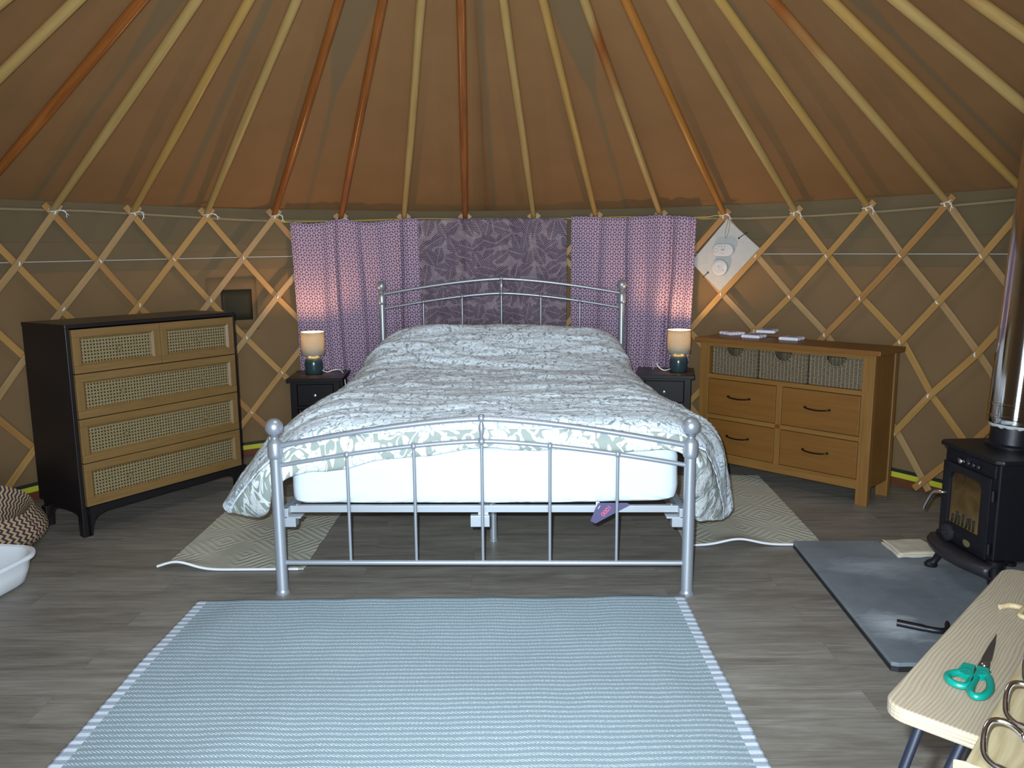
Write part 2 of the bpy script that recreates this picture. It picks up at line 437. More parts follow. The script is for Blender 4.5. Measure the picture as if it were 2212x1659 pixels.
def zigzag():
    t = NT('belly_basket_zigzag'); y, x, _ = t.sep(t.uv())
    zz = t.math('PINGPONG', y, .0125); ph = t.math('FRACT', t.mul(t.add(x, t.mul(zz, 1.25)), 1 / .030))
    purple = t.remap(t.abs(t.sub(ph, .5)), .22, .26, 1., 0.)
    n = t.noise(t.uv(), 120, 2)
    straw = t.mix(n, (.30, .235, .12), (.46, .38, .21))
    dk = t.mix(n, (.030, .012, .028), (.085, .030, .060))
    st = t.math('SINE', t.mul(y, 2 * pi / .0068))
    col = t.mix(purple, straw, dk)
    t.bump(t.add(t.mul(st, .5), t.mul(ph, .5)), .5, .004)
    return t.set(col, .7, 0, .3)
M['zig'] = zigzag()
M['plasticw'] = plain('white_plastic', (.72, .75, .80), .35, 0, .5, .01)
def slate():
    t = NT('slate_hearth'); o = t.obj()
    n = t.noise(o, 3.2, 5, .6, .5); n2 = t.noise(t.vm('MULTIPLY', o, (5, 12, 5)), 1., 4, .7, .6)
    x, y, z = t.sep(o)
    col = t.mix(t.remap(t.add(t.mul(n, .7), t.mul(n2, .3)), .35, .65), (.125, .150, .178), (.205, .232, .258))
    def blot(cx, cy, rx, ry):
        dx = t.mul(t.sub(x, cx), 1 / rx); dy = t.mul(t.sub(y, cy), 1 / ry)
        d = t.add(t.math('SQRT', t.add(t.mul(dx, dx), t.mul(dy, dy))), t.mul(t.sub(n2, .5), 2.2))
        return t.remap(d, .9, .1)
    ch = t.math('MAXIMUM', blot(.13, .26, .14, .13), t.mul(blot(.30, .78, .22, .12), .6))
    ch = t.math('MAXIMUM', ch, t.mul(t.remap(t.noise(t.vm('MULTIPLY', o, (14, 40, 5)), 1., 3, .6), .66, .75), .5))
    col = t.mix(t.mul(ch, .9), col, (.44, .49, .55))
    t.bump(n2, .15, .004)
    return t.set(col, .55, 0, .35)
M['slate'] = slate()
M['slateedge'] = plain('slate_edge_black', (.012, .012, .015), .5)
M['iron'] = plain('cast_iron_black', (.008, .008, .012), .42, .2, .5, .25, 60, .15)
M['ironm'] = plain('cast_iron_tray', (.03, .028, .035), .4, .3, .5, .2, 40, .1)
M['chrome'] = plain('chrome', (.80, .80, .84), .16, 1., .5, .01)
M['flue'] = plain('flue_stainless', (.74, .73, .74), .08, 1., .5, .05, 6)
def glass_soot():
    t = NT('stove_glass_soot'); o = t.obj(); x, y, z = t.sep(o)
    n = t.noise(o, 9, 4, .6, .8)
    f = t.remap(t.add(t.mul(n, .7), t.mul(z, 2.0)), .7, 1.3)
    col = t.mix(f, (.16, .10, .035), (.03, .014, .008))
    return t.set(col, .12, 0, .5)
M['soot'] = glass_soot()
M['log'] = plain('log_char', (.02, .018, .015), .8, 0, .2, .5, 20)
M['rope'] = plain('rope_natural', (.26, .20, .115), .8, 0, .2, .2, 200, .4)
M['sealrope'] = plain('seal_rope', (.45, .45, .45), .8, 0, .2, .3, 150, .5)
M['string'] = plain('string_white', (.70, .72, .74), .7, 0, .2, .05)
M['yellowc'] = plain('cord_yellow', (.62, .47, .05), .6)
M['yellowb'] = plain('band_yellow', (.50, .47, .03), .6)
M['blackb'] = plain('band_black_green', (.012, .02, .012), .6)
M['skirt'] = wood('skirting_redbrown', (.09, .028, .010), (.16, .055, .02))
M['knob'] = plain('nylon_white', (.75, .74, .70), .4)
def ringwood(name, dark, light, per=.0085, amp=.030, rough=.5):
    t = NT(name); v = t.uv(); x, y, _ = t.sep(v)
    n = t.noise(t.com(t.mul(x, 3.2), t.mul(y, 9.)), 1., 2, .5, .4)
    w = t.add(y, t.mul(n, amp * 3)); s = t.math('SINE', t.mul(w, 2 * pi / per))
    fine = t.noise(t.com(t.mul(x, 14.), t.mul(y, 520.)), 1., 3, .7)
    f = t.add(t.mul(t.remap(s, -1., .6), .48), t.mul(t.remap(fine, .3, .7), .52))
    g = t.noise(t.com(t.mul(x, 1.5), t.mul(y, 7.)), 1., 2)
    col = t.mix(f, dark, light); col = t.mix(t.remap(g, .4, .7, 0., .25), col, dark)
    t.bump(f, .1, .001)
    return t.set(col, rough, 0, .35)
M['ptable'] = ringwood('table_ash', (.155, .120, .082), (.270, .230, .172), .0048, .012)
M['phook'] = ringwood('hookboard_pine', (.185, .142, .075), (.29, .245, .152), .011, .018, .42)
M['teal'] = plain('scissor_teal', (.0, .125, .095), .3, 0, .5, .03)
M['blade'] = plain('scissor_steel', (.13, .12, .12), .28, .9)
M['navy'] = plain('leg_dark_navy', (.007, .009, .018), .4, .1)
M['lampbase'] = plain('lamp_ceramic_teal', (.028, .052, .062), .22, 0, .6, .1, 8)
def shade():
    t = NT('lamp_shade_linen'); o = t.obj()
    n = t.noise(t.vm('MULTIPLY', o, (40, 40, 420)), 1., 2)
    col = t.mix(n, (.36, .33, .26), (.50, .46, .36)); m = t.set(col, .8, 0, .1)
    tr = t.n('ShaderNodeBsdfTranslucent', {'Color': t.mix(n, (.62, .56, .40), (.78, .70, .52))}); mx = t.n('ShaderNodeMixShader', {0: .14})
    t.t.links.new(t.b.outputs[0], mx.inputs[1]); t.t.links.new(tr.outputs[0], mx.inputs[2]); t.t.links.new(mx.outputs[0], t.out.inputs[0])
    return m
M['shade'] = shade()
def emis(name, col, st):
    t = NT(name); return t.set((.8, .8, .8), .5, 0, .2, Emission_Color=(*col, 1), Emission_Strength=st)
M['bulb'] = emis('bulb_glow', (1., .72, .38), 5)
M['paperboard'] = plain('board_white_osb', (.42, .42, .41), .7, 0, .2, .12, 45)
M['devw'] = plain('alarm_white', (.50, .50, .51), .4, 0, .5, .01)
M['devg'] = plain('alarm_print_grey', (.22, .22, .23), .6)
M['tie'] = plain('cable_tie_black', (.01, .01, .012), .4)
M['cloth'] = plain('folded_cream_paper', (.52, .47, .38), .8, 0, .15, .12, 30, .3)
M['tagm'] = plain('label_purple', (.085, .075, .16), .45, 0, .5, .1, 10)
M['pink'] = plain('print_pink', (.75, .12, .20), .5)
M['winmesh'] = plain('window_dark_plastic', (.030, .026, .014), .6, 0, .2, .2, 5)
M['coaster'] = plain('coaster_fluffy_white', (.68, .66, .76), .9, 0, .1, .15, 90, .6)
M['cred'] = plain('coaster_art_red', (.42, .20, .17), .9, 0, .1, .5, 60)
M['cblue'] = plain('coaster_art_blue', (.15, .19, .38), .9, 0, .1, .5, 60)
M['cgreen'] = plain('coaster_art_green', (.14, .28, .30), .9, 0, .1, .5, 60)
# ------------------------------------------------------------------ the yurt
def pol(a, r, z): return Vector((YC.x + r * sin(a), YC.y + r * cos(a), z))
def inward(a): return Vector((-sin(a), -cos(a), 0))
LAT = [
[(-1.603, 1.538), (-1.4456, 1.537), (-1.289, 1.538), (-1.1327, 1.54), (-0.9761, 1.552), (-0.8185, 1.559), (-0.663, 1.561), (-0.5117, 1.563), (-0.3564, 1.544), (-0.2034, 1.544), (-0.0519, 1.544), (0.1182, 1.544), (0.2727, 1.544), (0.4305, 1.544), (0.5812, 1.539), (0.7433, 1.539), (0.9002, 1.547), (1.0588, 1.548), (1.2142, 1.542), (1.3712, 1.541), (1.528, 1.54), (1.6842, 1.541), (1.8398, 1.543)] ,
[(-1.5242, 1.288), (-1.3673, 1.288), (-1.2109, 1.289), (-1.053, 1.28), (-0.8956, 1.289), (-0.7424, 1.295), (-0.5892, 1.303), (-0.4337, 1.299), (-0.2789, 1.298), (-0.1233, 1.297), (0.0342, 1.296), (0.1922, 1.296), (0.349, 1.297), (0.5017, 1.296), (0.6598, 1.291), (0.8188, 1.29), (0.9756, 1.29), (1.1364, 1.286), (1.293, 1.294), (1.45, 1.293), (1.6065, 1.292), (1.7623, 1.294), (1.9179, 1.296)] ,
[(-1.6032, 1.042), (-1.4458, 1.039), (-1.2893, 1.04), (-1.1331, 1.041), (-0.9776, 1.032), (-0.8227, 1.031), (-0.668, 1.04), (-0.5153, 1.051), (-0.3564, 1.05), (-0.2011, 1.05), (-0.0447, 1.049), (0.1133, 1.049), (0.2706, 1.05), (0.4273, 1.051), (0.5817, 1.052), (0.7411, 1.046), (0.8973, 1.049), (1.0579, 1.047), (1.2149, 1.048), (1.3719, 1.046), (1.5286, 1.045), (1.6849, 1.045), (1.8401, 1.047)] ,
[(-1.5246, 0.792), (-1.3677, 0.791), (-1.2114, 0.791), (-1.0555, 0.793), (-0.9, 0.795), (-0.7449, 0.797), (-0.5924, 0.793), (-0.4343, 0.8), (-0.2788, 0.801), (-0.123, 0.801), (0.0343, 0.802), (0.192, 0.803), (0.3489, 0.804), (0.506, 0.806), (0.6633, 0.823), (0.8246, 0.827), (0.9877, 0.821), (1.1412, 0.795), (1.2938, 0.8), (1.4505, 0.799), (1.607, 0.798), (1.7626, 0.799), (1.9179, 0.801)] ,
[(-1.604, 0.548), (-1.4465, 0.544), (-1.2898, 0.543), (-1.1337, 0.543), (-0.9782, 0.545), (-0.823, 0.547), (-0.668, 0.549), (-0.5139, 0.548), (-0.3567, 0.551), (-0.2008, 0.552), (-0.0444, 0.553), (0.1134, 0.555), (0.2706, 0.558), (0.4277, 0.56), (0.5855, 0.56), (0.7435, 0.56), (0.9014, 0.558), (1.0545, 0.547), (1.2155, 0.554), (1.3722, 0.552), (1.5287, 0.551), (1.6848, 0.551), (1.84, 0.553)] ,
[(-1.5257, 0.3), (-1.3685, 0.296), (-1.2121, 0.295), (-1.0563, 0.296), (-0.9012, 0.298), (-0.7462, 0.3), (-0.5908, 0.301), (-0.4349, 0.302), (-0.2787, 0.303), (-0.1224, 0.304), (0.0349, 0.306), (0.1924, 0.31), (0.3495, 0.313), (0.5072, 0.314), (0.6653, 0.314), (0.8232, 0.312), (0.9885, 0.313), (1.1371, 0.307), (1.2936, 0.305), (1.45, 0.303), (1.6063, 0.303), (1.762, 0.304), (1.9178, 0.306)] ,
[(-1.6049, 0.065), (-1.4477, 0.065), (-1.2908, 0.065), (-1.1346, 0.065), (-0.9793, 0.065), (-0.8243, 0.065), (-0.669, 0.065), (-0.5131, 0.065), (-0.3569, 0.065), (-0.2003, 0.065), (-0.0431, 0.065), (0.1145, 0.065), (0.2715, 0.066), (0.429, 0.068), (0.5871, 0.067), (0.7449, 0.065), (0.902, 0.065), (1.0521, 0.065), (1.2148, 0.065), (1.3711, 0.065), (1.5274, 0.065), (1.6835, 0.065), (1.8395, 0.065)] ,

]
def lat(k, r):   # crossing row r, half index k (k integer on even rows, k+.5 on odd rows)
    i = int(round(k - (0 if r % 2 == 0 else .5))) + 4
    return LAT[r][max(0, min(22, i))]
DOOR = pi - .06; DH = .21

mb = MB()
n = 96
poly = [(2.90 * sin(2 * pi * i / n), 2.90 * cos(2 * pi * i / n)) for i in range(n)]
mb.prism(list(reversed(poly)), .03)
fin('floor', mb, M['floor'], loc=(YC.x, YC.y, -.03), shift=False, kind='structure')
mb = MB()
mb.prism([(-9, -9), (9, -9), (9, 9), (-9, 9)], .02)
fin('ground', mb, plain('ground_grass', (.06, .09, .03), .9, var=.4, nscale=8), loc=(0, 0, -.055), shift=False, kind='structure')

def cyl(name, mat, r, z0, z1, a0, a1, n=120, slump=0, kind='structure', lip=None):
    mb = MB(); rows = []
    zs = [z0, z0 + .002] + frange(z0, z1, 6)[1:-1] + [z1 - .002, z1]
    P = []; UV = []
    for i in range(n + 1):
        a = a0 + (a1 - a0) * i / n
        rr = []; uu = []
        for j, z in enumerate(zs):
            w = slump * noise.noise(Vector((a * 3, z * 5, r))) + (slump * .6 * noise.noise(Vector((a * 9, z * 2, r * 3))))
            zz = z + (slump * .8 * noise.noise(Vector((a * 4, 3, 1))) if j in (0, 1, 6, 7) and lip else 0)
            rr.append(pol(a, r + w, zz) - YC); uu.append((a * r, z))
        P.append(rr); UV.append(uu)
    mb.grid(P, UV)
    return fin(name, mb, mat, loc=(YC.x, YC.y, 0), shift=False, solid=.004, kind=kind)
A0, A1 = DOOR + DH - 2 * pi, DOOR - DH
cyl('wall_back', M['wall'], 2.845, .0, 1.66, A0, A1, 200, .006)
cyl('trim_1', M['band2'], 2.835, 1.235, 1.42, A0, A1, 200, .004, lip=1)
cyl('trim_2', M['band'], 2.826, 1.395, 1.615, A0, A1, 200, .005, lip=1)
cyl('baseboard_back', M['skirt'], 2.815, .0, .045, A0, A1, 160)
cyl('trim_3', M['yellowb'], 2.822, .042, .074, A0, A1, 160, .002)
cyl('trim_4', M['blackb'], 2.828, .066, .092, A0, A1, 160)

# roof canvas: a cone from the eaves to the crown
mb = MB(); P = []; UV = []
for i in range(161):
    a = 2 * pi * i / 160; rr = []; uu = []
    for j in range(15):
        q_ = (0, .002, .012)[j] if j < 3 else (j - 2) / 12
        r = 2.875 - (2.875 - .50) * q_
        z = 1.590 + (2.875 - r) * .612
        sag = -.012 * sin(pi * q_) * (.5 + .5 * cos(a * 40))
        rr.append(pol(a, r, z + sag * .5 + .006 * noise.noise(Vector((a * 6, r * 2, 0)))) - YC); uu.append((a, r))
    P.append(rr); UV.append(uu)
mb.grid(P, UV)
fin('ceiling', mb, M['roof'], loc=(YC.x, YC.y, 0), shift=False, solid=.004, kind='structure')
# crown ring that carries the pole tops, with its clear dome
cr_ = thing('crown_wheel', 'pale wooden crown ring at the peak of the roof', 'roof crown', (YC.x, YC.y, 2.9))
mb = MB(); rings = []
for i in range(49):
    a = 2 * pi * i / 48
    rings.append([Vector((r * sin(a), r * cos(a), z)) for r, z in ((.46, -.03), (.54, -.03), (.54, .05), (.46, .05))])
mb.rings(rings, cap=False, smooth=False)
fin('rim', mb, M['pale'], cr_)
for s in range(4):
    mb = MB(); mb.box((0, 0, .06), (.98, .035, .035), Matrix.Rotation(pi * s / 4, 4, 'Z')); fin('spoke', mb, M['pale'], cr_)
mb = MB(); P = []
for i in range(49):
    a = 2 * pi * i / 48; P.append([Vector((r * sin(a), r * cos(a), .06 + .16 * (1 - (r / .52) ** 2))) for r in (.01, .15, .3, .42, .52)])
mb.grid(P); t = NT('dome_clear'); fin('dome', mb, t.set((.7, .75, .75), .6, 0, .3, Transmission_Weight=.6), cr_)

# roof poles
RC = {-3: 'pale', -2: 'pale', -1: 'red', 0: 'pale', 1: 'honey', 2: 'pale', 3: 'red', 4: 'red', 5: 'pale', 6: 'red', 7: 'pale', 8: 'honey', 9: 'two', 10: 'amber',
      11: 'pale', 12: 'honey', 13: 'two', 14: 'honey', 15: 'pale', 16: 'two', 17: 'amber'}
CN = {'pale': 'pale straw-coloured', 'honey': 'honey-coloured', 'amber': 'orange-brown', 'red': 'dark red-brown', 'two': 'pale wooden with a dark streak'}
LB = {-3: 'pale round roof pole crossing the extreme top left corner',
 -2: 'thick pale roof pole leaving the photo at its left edge, above the dark red-brown one',
 -1: 'dark red-brown roof pole running off the left edge',
 0: 'pale greenish roof pole ending at the leftmost tied lattice joint',
 1: 'honey roof pole on the second tied joint from the left, above the black chest',
 2: 'pale roof pole on the third tied joint, above the right end of the black chest',
 3: 'red-brown roof pole at the joint left of the left lilac curtain',
 4: 'red-brown roof pole above the left part of the left lilac curtain',
 5: 'pale roof pole above the right edge of the left lilac curtain',
 6: 'slim red-brown roof pole above the left half of the dark palm curtain',
 7: 'pale roof pole above the right half of the dark palm curtain',
 8: 'pale honey roof pole above the left half of the right lilac curtain',
 9: 'pale roof pole with a dark stain low down, above the right lilac curtain',
 10: 'orange-brown roof pole at the joint over the diamond alarm board',
 11: 'pale roof pole on the joint above the left end of the oak dresser',
 12: 'honey roof pole on the second joint to the right of the alarm board',
 13: 'pale roof pole with a dark edge, ending at the last tied joint before the flue',
 14: 'honey roof pole whose lower end disappears behind the flue',
 15: 'thick pale roof pole crossing the upper right to the right edge',
 16: 'roof pole with a dark stripe in the extreme top right corner',
 17: 'orange-brown roof pole beyond the top right corner'}
AP = 3.244
def rafter(k):
    a, z = lat(k, 0)
    a2 = -.979 + .157 * k
    p0 = pol(a, YR - .006, z + .012); ap = Vector((YC.x, YC.y, AP + .005))
    root = thing('roof_pole', LB[k], 'roof pole', p0, 0, 'roof poles fanning up to the crown')
    d = (ap - p0); L = d.length * (1 - .54 / YR); d.normalize()
    mb = MB()
    rr = random.Random(k)
    pts = []; rs = []
    side = d.cross(Vector((0, 0, 1))).normalized()
    for i in range(25):
        f = i / 24
        w = .006 * noise.noise(Vector((k * 3.3, f * 2.2, 0))) * sin(pi * f)
        pts.append(d * (f * L) + side * w); rs.append(.0175 + .0055 * min(1, f * 4) + .0012 * noise.noise(Vector((k, f * 5, 1))))
    n0 = 20   # squared near the crown
    mb.tube(pts[:n0 - 1], rs[:n0 - 1], 12)
    u = side; v = u.cross(d).normalized(); rings = []
    for i in range(n0 - 2, 25):
        w = .027 if i > n0 - 2 else .020
        rings.append([pts[i] + u * x * w + v * y * w * .8 for x, y in ((-1, -1), (1, -1), (1, 1), (-1, 1))])
    mb.rings(rings, smooth=False)
    fin('pole', mb, M[RC[k]], root)
    # white cord tying the pole foot to the lattice joint
    mb = MB(); inn = inward(a); tg = Vector((cos(a), -sin(a), 0))
    off = Vector((0, 0, 0))
    lp = []
    for i in range(17):
        th = 2 * pi * i / 16
        lp.append(off + tg * (.030 * cos(th)) + inn * (.012 + .022 * sin(th)) + Vector((0, 0, .012 * cos(th + .8) + .004)))
    mb.tube(lp, .0022, 6)
    j = rr.uniform(-.6, .6)
    for s in (0, 1):
        mb.tube(smoothpath([tuple(inn * .034 + tg * .012), tuple(inn * .04 + tg * (.035 + .01 * s) + Vector((0, 0, -.004))), tuple(inn * .032 + tg * (.058 + j * .02 - s * .012) + Vector((0, 0, -.03 - .012 * s + .012 * j)))], 7), .0019, 6)
    fin('cord_tie', mb, M['string'], root)['label'] = 'white cord knotted at the foot of the pole'
for k in range(-3, 18): rafter(k)

# lattice (trellis) wall: one concertina of laths
LW = thing('lattice_wall', 'wooden diamond lattice of crossed laths lining the round canvas wall', 'lattice', (YC.x, YC.y, 0))
def lath(k, s):
    pts = []
    ctl = [lat(k + s * r * .5, r) for r in range(7)]
    a0, z0 = ctl[0]; a1, z1 = ctl[1]; e = .17
    ctl = [(a0 - (a1 - a0) * e, z0 - (z1 - z0) * e)] + ctl
    a0, z0 = ctl[-1]; a1, z1 = ctl[-2]; e = .17
    ctl = ctl + [(a0 + (a0 - a1) * e, max(.022, z0 + (z0 - z1) * e))]
    r = 2.766 if s < 0 else 2.791
    P = []; N = []
    for i in range(len(ctl) - 1):
        for j in range(3):
            f = j / 3; a = ctl[i][0] + (ctl[i + 1][0] - ctl[i][0]) * f; z = ctl[i][1] + (ctl[i + 1][1] - ctl[i][1]) * f
            P.append(pol(a, r, z) - YC); N.append(inward(a))
    a, z = ctl[-1]; P.append(pol(a, r, z) - YC); N.append(inward(a))
    mb = MB(); mb.ribbon(P, N, .037, .012)
    for l in [l for f in mb.bm.faces for l in f.loops]: l[mb.uvl].uv[0] += k * 3.7 + s * 11
    m = (['lath1', 'lath1', 'lath2'] if (s < 0) == (k < 9) else ['lath3', 'lath2', 'lath2'] if s > 0 else ['lath2', 'lath3', 'lath2'])[(k * 7) % 3]
    return fin('lath', mb, M[m], LW, bevel=.003)
front = {}
for k in range(-3, 19): front[k] = lath(k, -1)
for k in range(-4, 18): lath(k, 1)
for k in range(-3, 17):      # little white nylon knots through the crossings
    for r in range(7):
        kk = k if r % 2 == 0 else k + .5
        a, z = lat(kk, r)
        own = kk + .5 * r
        if own not in front or a < -1.25 or a > 1.45: continue
        mb = MB(); c = pol(a, 2.757, z) - YC; tg = Vector((cos(a), -sin(a), 0)); inn = inward(a)
        rr = random.Random(k * 31 + r); th = rr.uniform(-.7, .7)
        q = tg * sin(th) + Vector((0, 0, cos(th)))
        mb.tube([c - q * .012, c - q * .006 + inn * .005, c + q * .005 + inn * .006, c + q * .013 + inn * .002], [.002, .0045, .0042, .002], 6)
        fin('knot', mb, M['knob'], front[own])
# ropes and strings round the wall
def sweep(name, ctl, r, rad_, mat, label, cat, seg=8, nn=10, parent=None):
    pts = []
    for i in range(len(ctl) - 1):
        for j in range(nn):
            f = j / nn; a = ctl[i][0] + (ctl[i + 1][0] - ctl[i][0]) * f; z = ctl[i][1] + (ctl[i + 1][1] - ctl[i][1]) * f
            pts.append(pol(a, r, z) - YC)
    pts.append(pol(ctl[-1][0], r, ctl[-1][1]) - YC)
    mb = MB(); mb.tube(pts, rad_, seg)
    o = fin(name, mb, mat, parent, loc=(YC.x, YC.y, 0), shift=False)
    return tag(o, label, cat)
sweep('rope', [(-1.6, 1.56), (-1.07, 1.562), (-.9, 1.570), (-.745, 1.558), (-.55, 1.540), (-.3, 1.545), (0, 1.56), (.35, 1.55), (.616, 1.527), (.772, 1.527), (.92, 1.534), (1.17, 1.553), (1.6, 1.56)],
      2.806, .0075, M['rope'], 'thick natural rope running round the wall behind the tied lattice tops', 'rope')
sweep('string', [(-1.6, 1.282), (-1.08, 1.287), (-.81, 1.297), (-.474, 1.312), (0, 1.315), (.35, 1.308), (.67, 1.305), (1.17, 1.296), (1.6, 1.29)],
      2.803, .0016, M['string'], 'thin white string stretched straight along the lattice at mid height', 'string', 5, 14)
mb = MB(); pts = []
for a, z, r in ((-.515, 1.552, 2.758), (-.49, 1.535, 2.75), (-.478, 1.530, 2.745), (-.3, 1.548, 2.745), (-.17, 1.560, 2.745), (0, 1.556, 2.745), (.21, 1.553, 2.745), (.35, 1.556, 2.745), (.523, 1.541, 2.745), (.56, 1.546, 2.75), (.592, 1.556, 2.758)):
    pts.append(pol(a, r, z) - YC)
mb.tube(smoothpath([tuple(p) for p in pts], 70), .0022, 6)
tag(fin('yellow_cord', mb, M['yellowc'], loc=(YC.x, YC.y, 0), shift=False), 'yellow cord the three curtains hang from, tied to the lattice at both ends', 'cord')

# small dark window set in the left wall canvas
win = thing('window_1', 'small dark square window patch in the canvas between the black chest and left curtain', 'window', pol(-.602, 2.835, .90))
win['kind'] = 'structure'; del win['label']; del win['category']
def wallplate(a0, a1, z0, z1, r, th, mat, name, parent, org):
    mb = MB(); P = []
    for i in range(9):
        a = a0 + (a1 - a0) * i / 8; P.append([pol(a, r, z) - org for z in frange(z0, z1, 5)])
    mb.grid(P); return fin(name, mb, mat, parent, solid=th)
o_ = pol(-.602, 2.835, .90)
wallplate(-.637, -.568, .905, 1.102, 2.828, .003, M['winmesh'], 'pane', win, o_)
wallplate(-.668, -.556, .84, 1.18, 2.836, .002, canvas('canvas_patch', (.182, .114, .057), False), 'patch', win, o_)

# ------------------------------------------------------------------ curtains
def curtain(name, label, a0, a1, ztop, zbot, mat, folds, amp, skewL=0, skewR=0, r0=2.716, hem=True):
    org = pol((a0 + a1) / 2, r0, zbot)
    mb = MB(); P = []; UV = []; nx, nz = 150, 60
    for i in range(nx + 1):
        f = i / nx; rr = []; uu = []
        for j in range(nz + 1):
            g = j / nz                                   # 0 top .. 1 bottom
            a = a0 + (a1 - a0) * f + (skewL * (1 - f) + skewR * f) * g
            z = ztop(f) + (zbot - ztop(f)) * g
            d = 0
            for (c, w, h) in folds:
                cc = c + .012 * sin(g * 5 + c * 9)
                d += h * math.exp(-((f - cc) / (w * (1 + .25 * g))) ** 2)
            d += .010 * noise.noise(Vector((f * 7, g * 1.2, a0 * 9))) + .004 * noise.noise(Vector((f * 22, g * 3, a0 * 9)))
            amp_ = amp * (.55 + .6 * g)
            a += .0016 * noise.noise(Vector((g * 5, f * 2, 7)))
            rr.append(pol(a, r0 - d * amp_ - .004 * g, z + .0025 * noise.noise(Vector((f * 18, g, 2))) * (1 if j == 0 or j == nz else 0)) - org)
            uu.append((f * (a1 - a0) * r0 * 1.12, -g * (ztop(.5) - zbot)))
        P.append(rr); UV.append(uu)
    mb.grid(P, UV)
    o = fin(name, mb, mat, loc=org, shift=False, solid=.0015)
    return tag(o, label, 'curtain', None)
def zt_left(f): return cr([(1.532,), (1.522,), (1.530,), (1.553,), (1.540,), (1.531,), (1.545,), (1.556,), (1.562,)], f * 8)[0]
curtain('curtain', 'lilac petal-print curtain hanging left of the bed behind the left lamp', -.480, -.170, zt_left, .24, M['lilac'],
        [(.04, .03, -1), (.22, .035, 1.2), (.33, .02, .9), (.38, .03, -1.1), (.50, .03, .8), (.56, .02, -1.), (.66, .04, 1.), (.83, .03, 1.6), (.88, .02, -1.5)], .022, .012, .004)
c2 = curtain('curtain', 'dark purple-grey palm-frond curtain in the middle behind the headboard', -.186, .204, lambda f: 1.548 + .012 * sin(f * 2.6 + .2), .30, M['palm'],
        [(.1, .05, .5), (.31, .025, 1.3), (.36, .02, -1.1), (.44, .05, .6), (.62, .05, -.6), (.8, .06, .6), (.97, .03, -.6)], .016, .004, -.003, 2.722)
curtain('curtain', 'lilac petal-print curtain hanging right of the bed behind the right lamp', .215, .523, lambda f: cr([(1.564,), (1.562,), (1.553,), (1.550,), (1.556,), (1.560,), (1.552,), (1.541,)], f * 7)[0], .22, M['lilac'],
        [(.08, .04, .4), (.22, .02, -1.), (.30, .04, .8), (.45, .015, -1.3), (.52, .05, 1.2), (.60, .03, -.9), (.72, .05, 1.2), (.80, .015, -1.8), (.86, .02, 1.), (.93, .02, -.8)], .022, -.002, -.012)

# ------------------------------------------------------------------ alarm board
ab = .5835; bo = pol(ab, 2.778, 1.069)
board = thing('alarm_board', 'white speckled board hung as a diamond on the lattice right of the curtains', 'board', bo, -ab)
Mb = Matrix.Rotation(pi / 2, 4, 'X')   # xy polygon -> xz plane, facing -y (inwards)
def bp(t, z): return (t, z - 1.069)
mb = MB(); mb.prism([bp(.0155, 1.527), bp(.228, 1.34), bp(-.017, 1.069), bp(-.218, 1.255)][::-1], .008, Mb)
fin('panel', mb, M['paperboard'], board, bevel=.001)
for (t0, z0, t1, z1) in ((.095, 1.404, .140, 1.436), (-.099, 1.188, -.131, 1.159)):
    mb = MB(); mb.tube([(t0, -.0105, z0 - 1.069), (t1, -.0105, z1 - 1.069), (t1 * 1.02, .004, z1 - 1.069 + .001)], .0024, 6); mb.sphere((t0, -.0115, z0 - 1.069), .006, 8)
    fin('cable_tie', mb, M['tie'], board)
mb = MB(); mb.tube(smoothpath([(.022, -.010, .455), (.014, -.011, .41), (.005, -.012, .355), (.013, -.012, .335), (.026, -.012, .37), (.033, -.011, .42), (.028, -.010, .455)], 24), .0014, 6)
fin('hanging_loop', mb, M['rope'], board)
def disc_poly(a, b, n=40, flat=0):
    return [(flat * (1 if cos(2 * pi * i / n) > 0 else -1) + a * cos(2 * pi * i / n), b * sin(2 * pi * i / n)) for i in range(n)]
co = thing('co_alarm', 'white pill-shaped alarm with one round button, upper of two on the board', 'alarm', pol(ab, 2.770, 1.331), -ab)
mb = MB()
for (s, y0, y1) in ((1., .0, .024),):
    rings = [[Vector((x * k, -y, z * k)) for x, z in disc_poly(.040, .040, 40, .030)] for k, y in ((.98, 0), (1, .004), (1, .020), (.93, .026), (.6, .028))]
    mb.rings(rings)
fin('body', mb, M['devw'], co)
mb = MB(); P = [[Vector((-.043 + r * cos(2 * pi * i / 24), -.0285, -.002 + r * sin(2 * pi * i / 24))) for i in range(25)] for r in (.0125, .0138)]
mb.grid(P); fin('test_button', mb, M['devg'], co, solid=.0006)
for c_, d_ in [((x, -.0288, .021), (.006, .0008, .006)) for x in (-.024, -.006, .014)] + [((.003, -.0288, .004), (.022, .0008, .0055)), ((.003, -.0288, -.003), (.020, .0006, .002)), ((.0, -.0288, -.022), (.018, .0006, .002))]:
    mb = MB(); mb.box(c_, d_); fin('printed_mark', mb, M['devg'], co)
sm = thing('smoke_alarm', 'round white smoke alarm, lower of two on the board', 'alarm', pol(ab - .006, 2.770, 1.220), -ab)
mb = MB(); mb.rings([[Vector((x, -y, z)) for x, z in disc_poly(k, k, 44)] for k, y in ((.050, 0), (.053, .005), (.053, .022), (.049, .030), (.03, .034), (.028, .033))])
fin('body', mb, M['devw'], sm)
for c_, d_ in (((0, -.0345, -.008), (.0018, .001, .008)), ((-.002, -.0345, .008), (.016, .0008, .003)), ((.028, -.033, -.016), (.010, .001, .007))):
    mb = MB(); mb.box(c_, d_); fin('printed_mark', mb, M['devg'], sm)
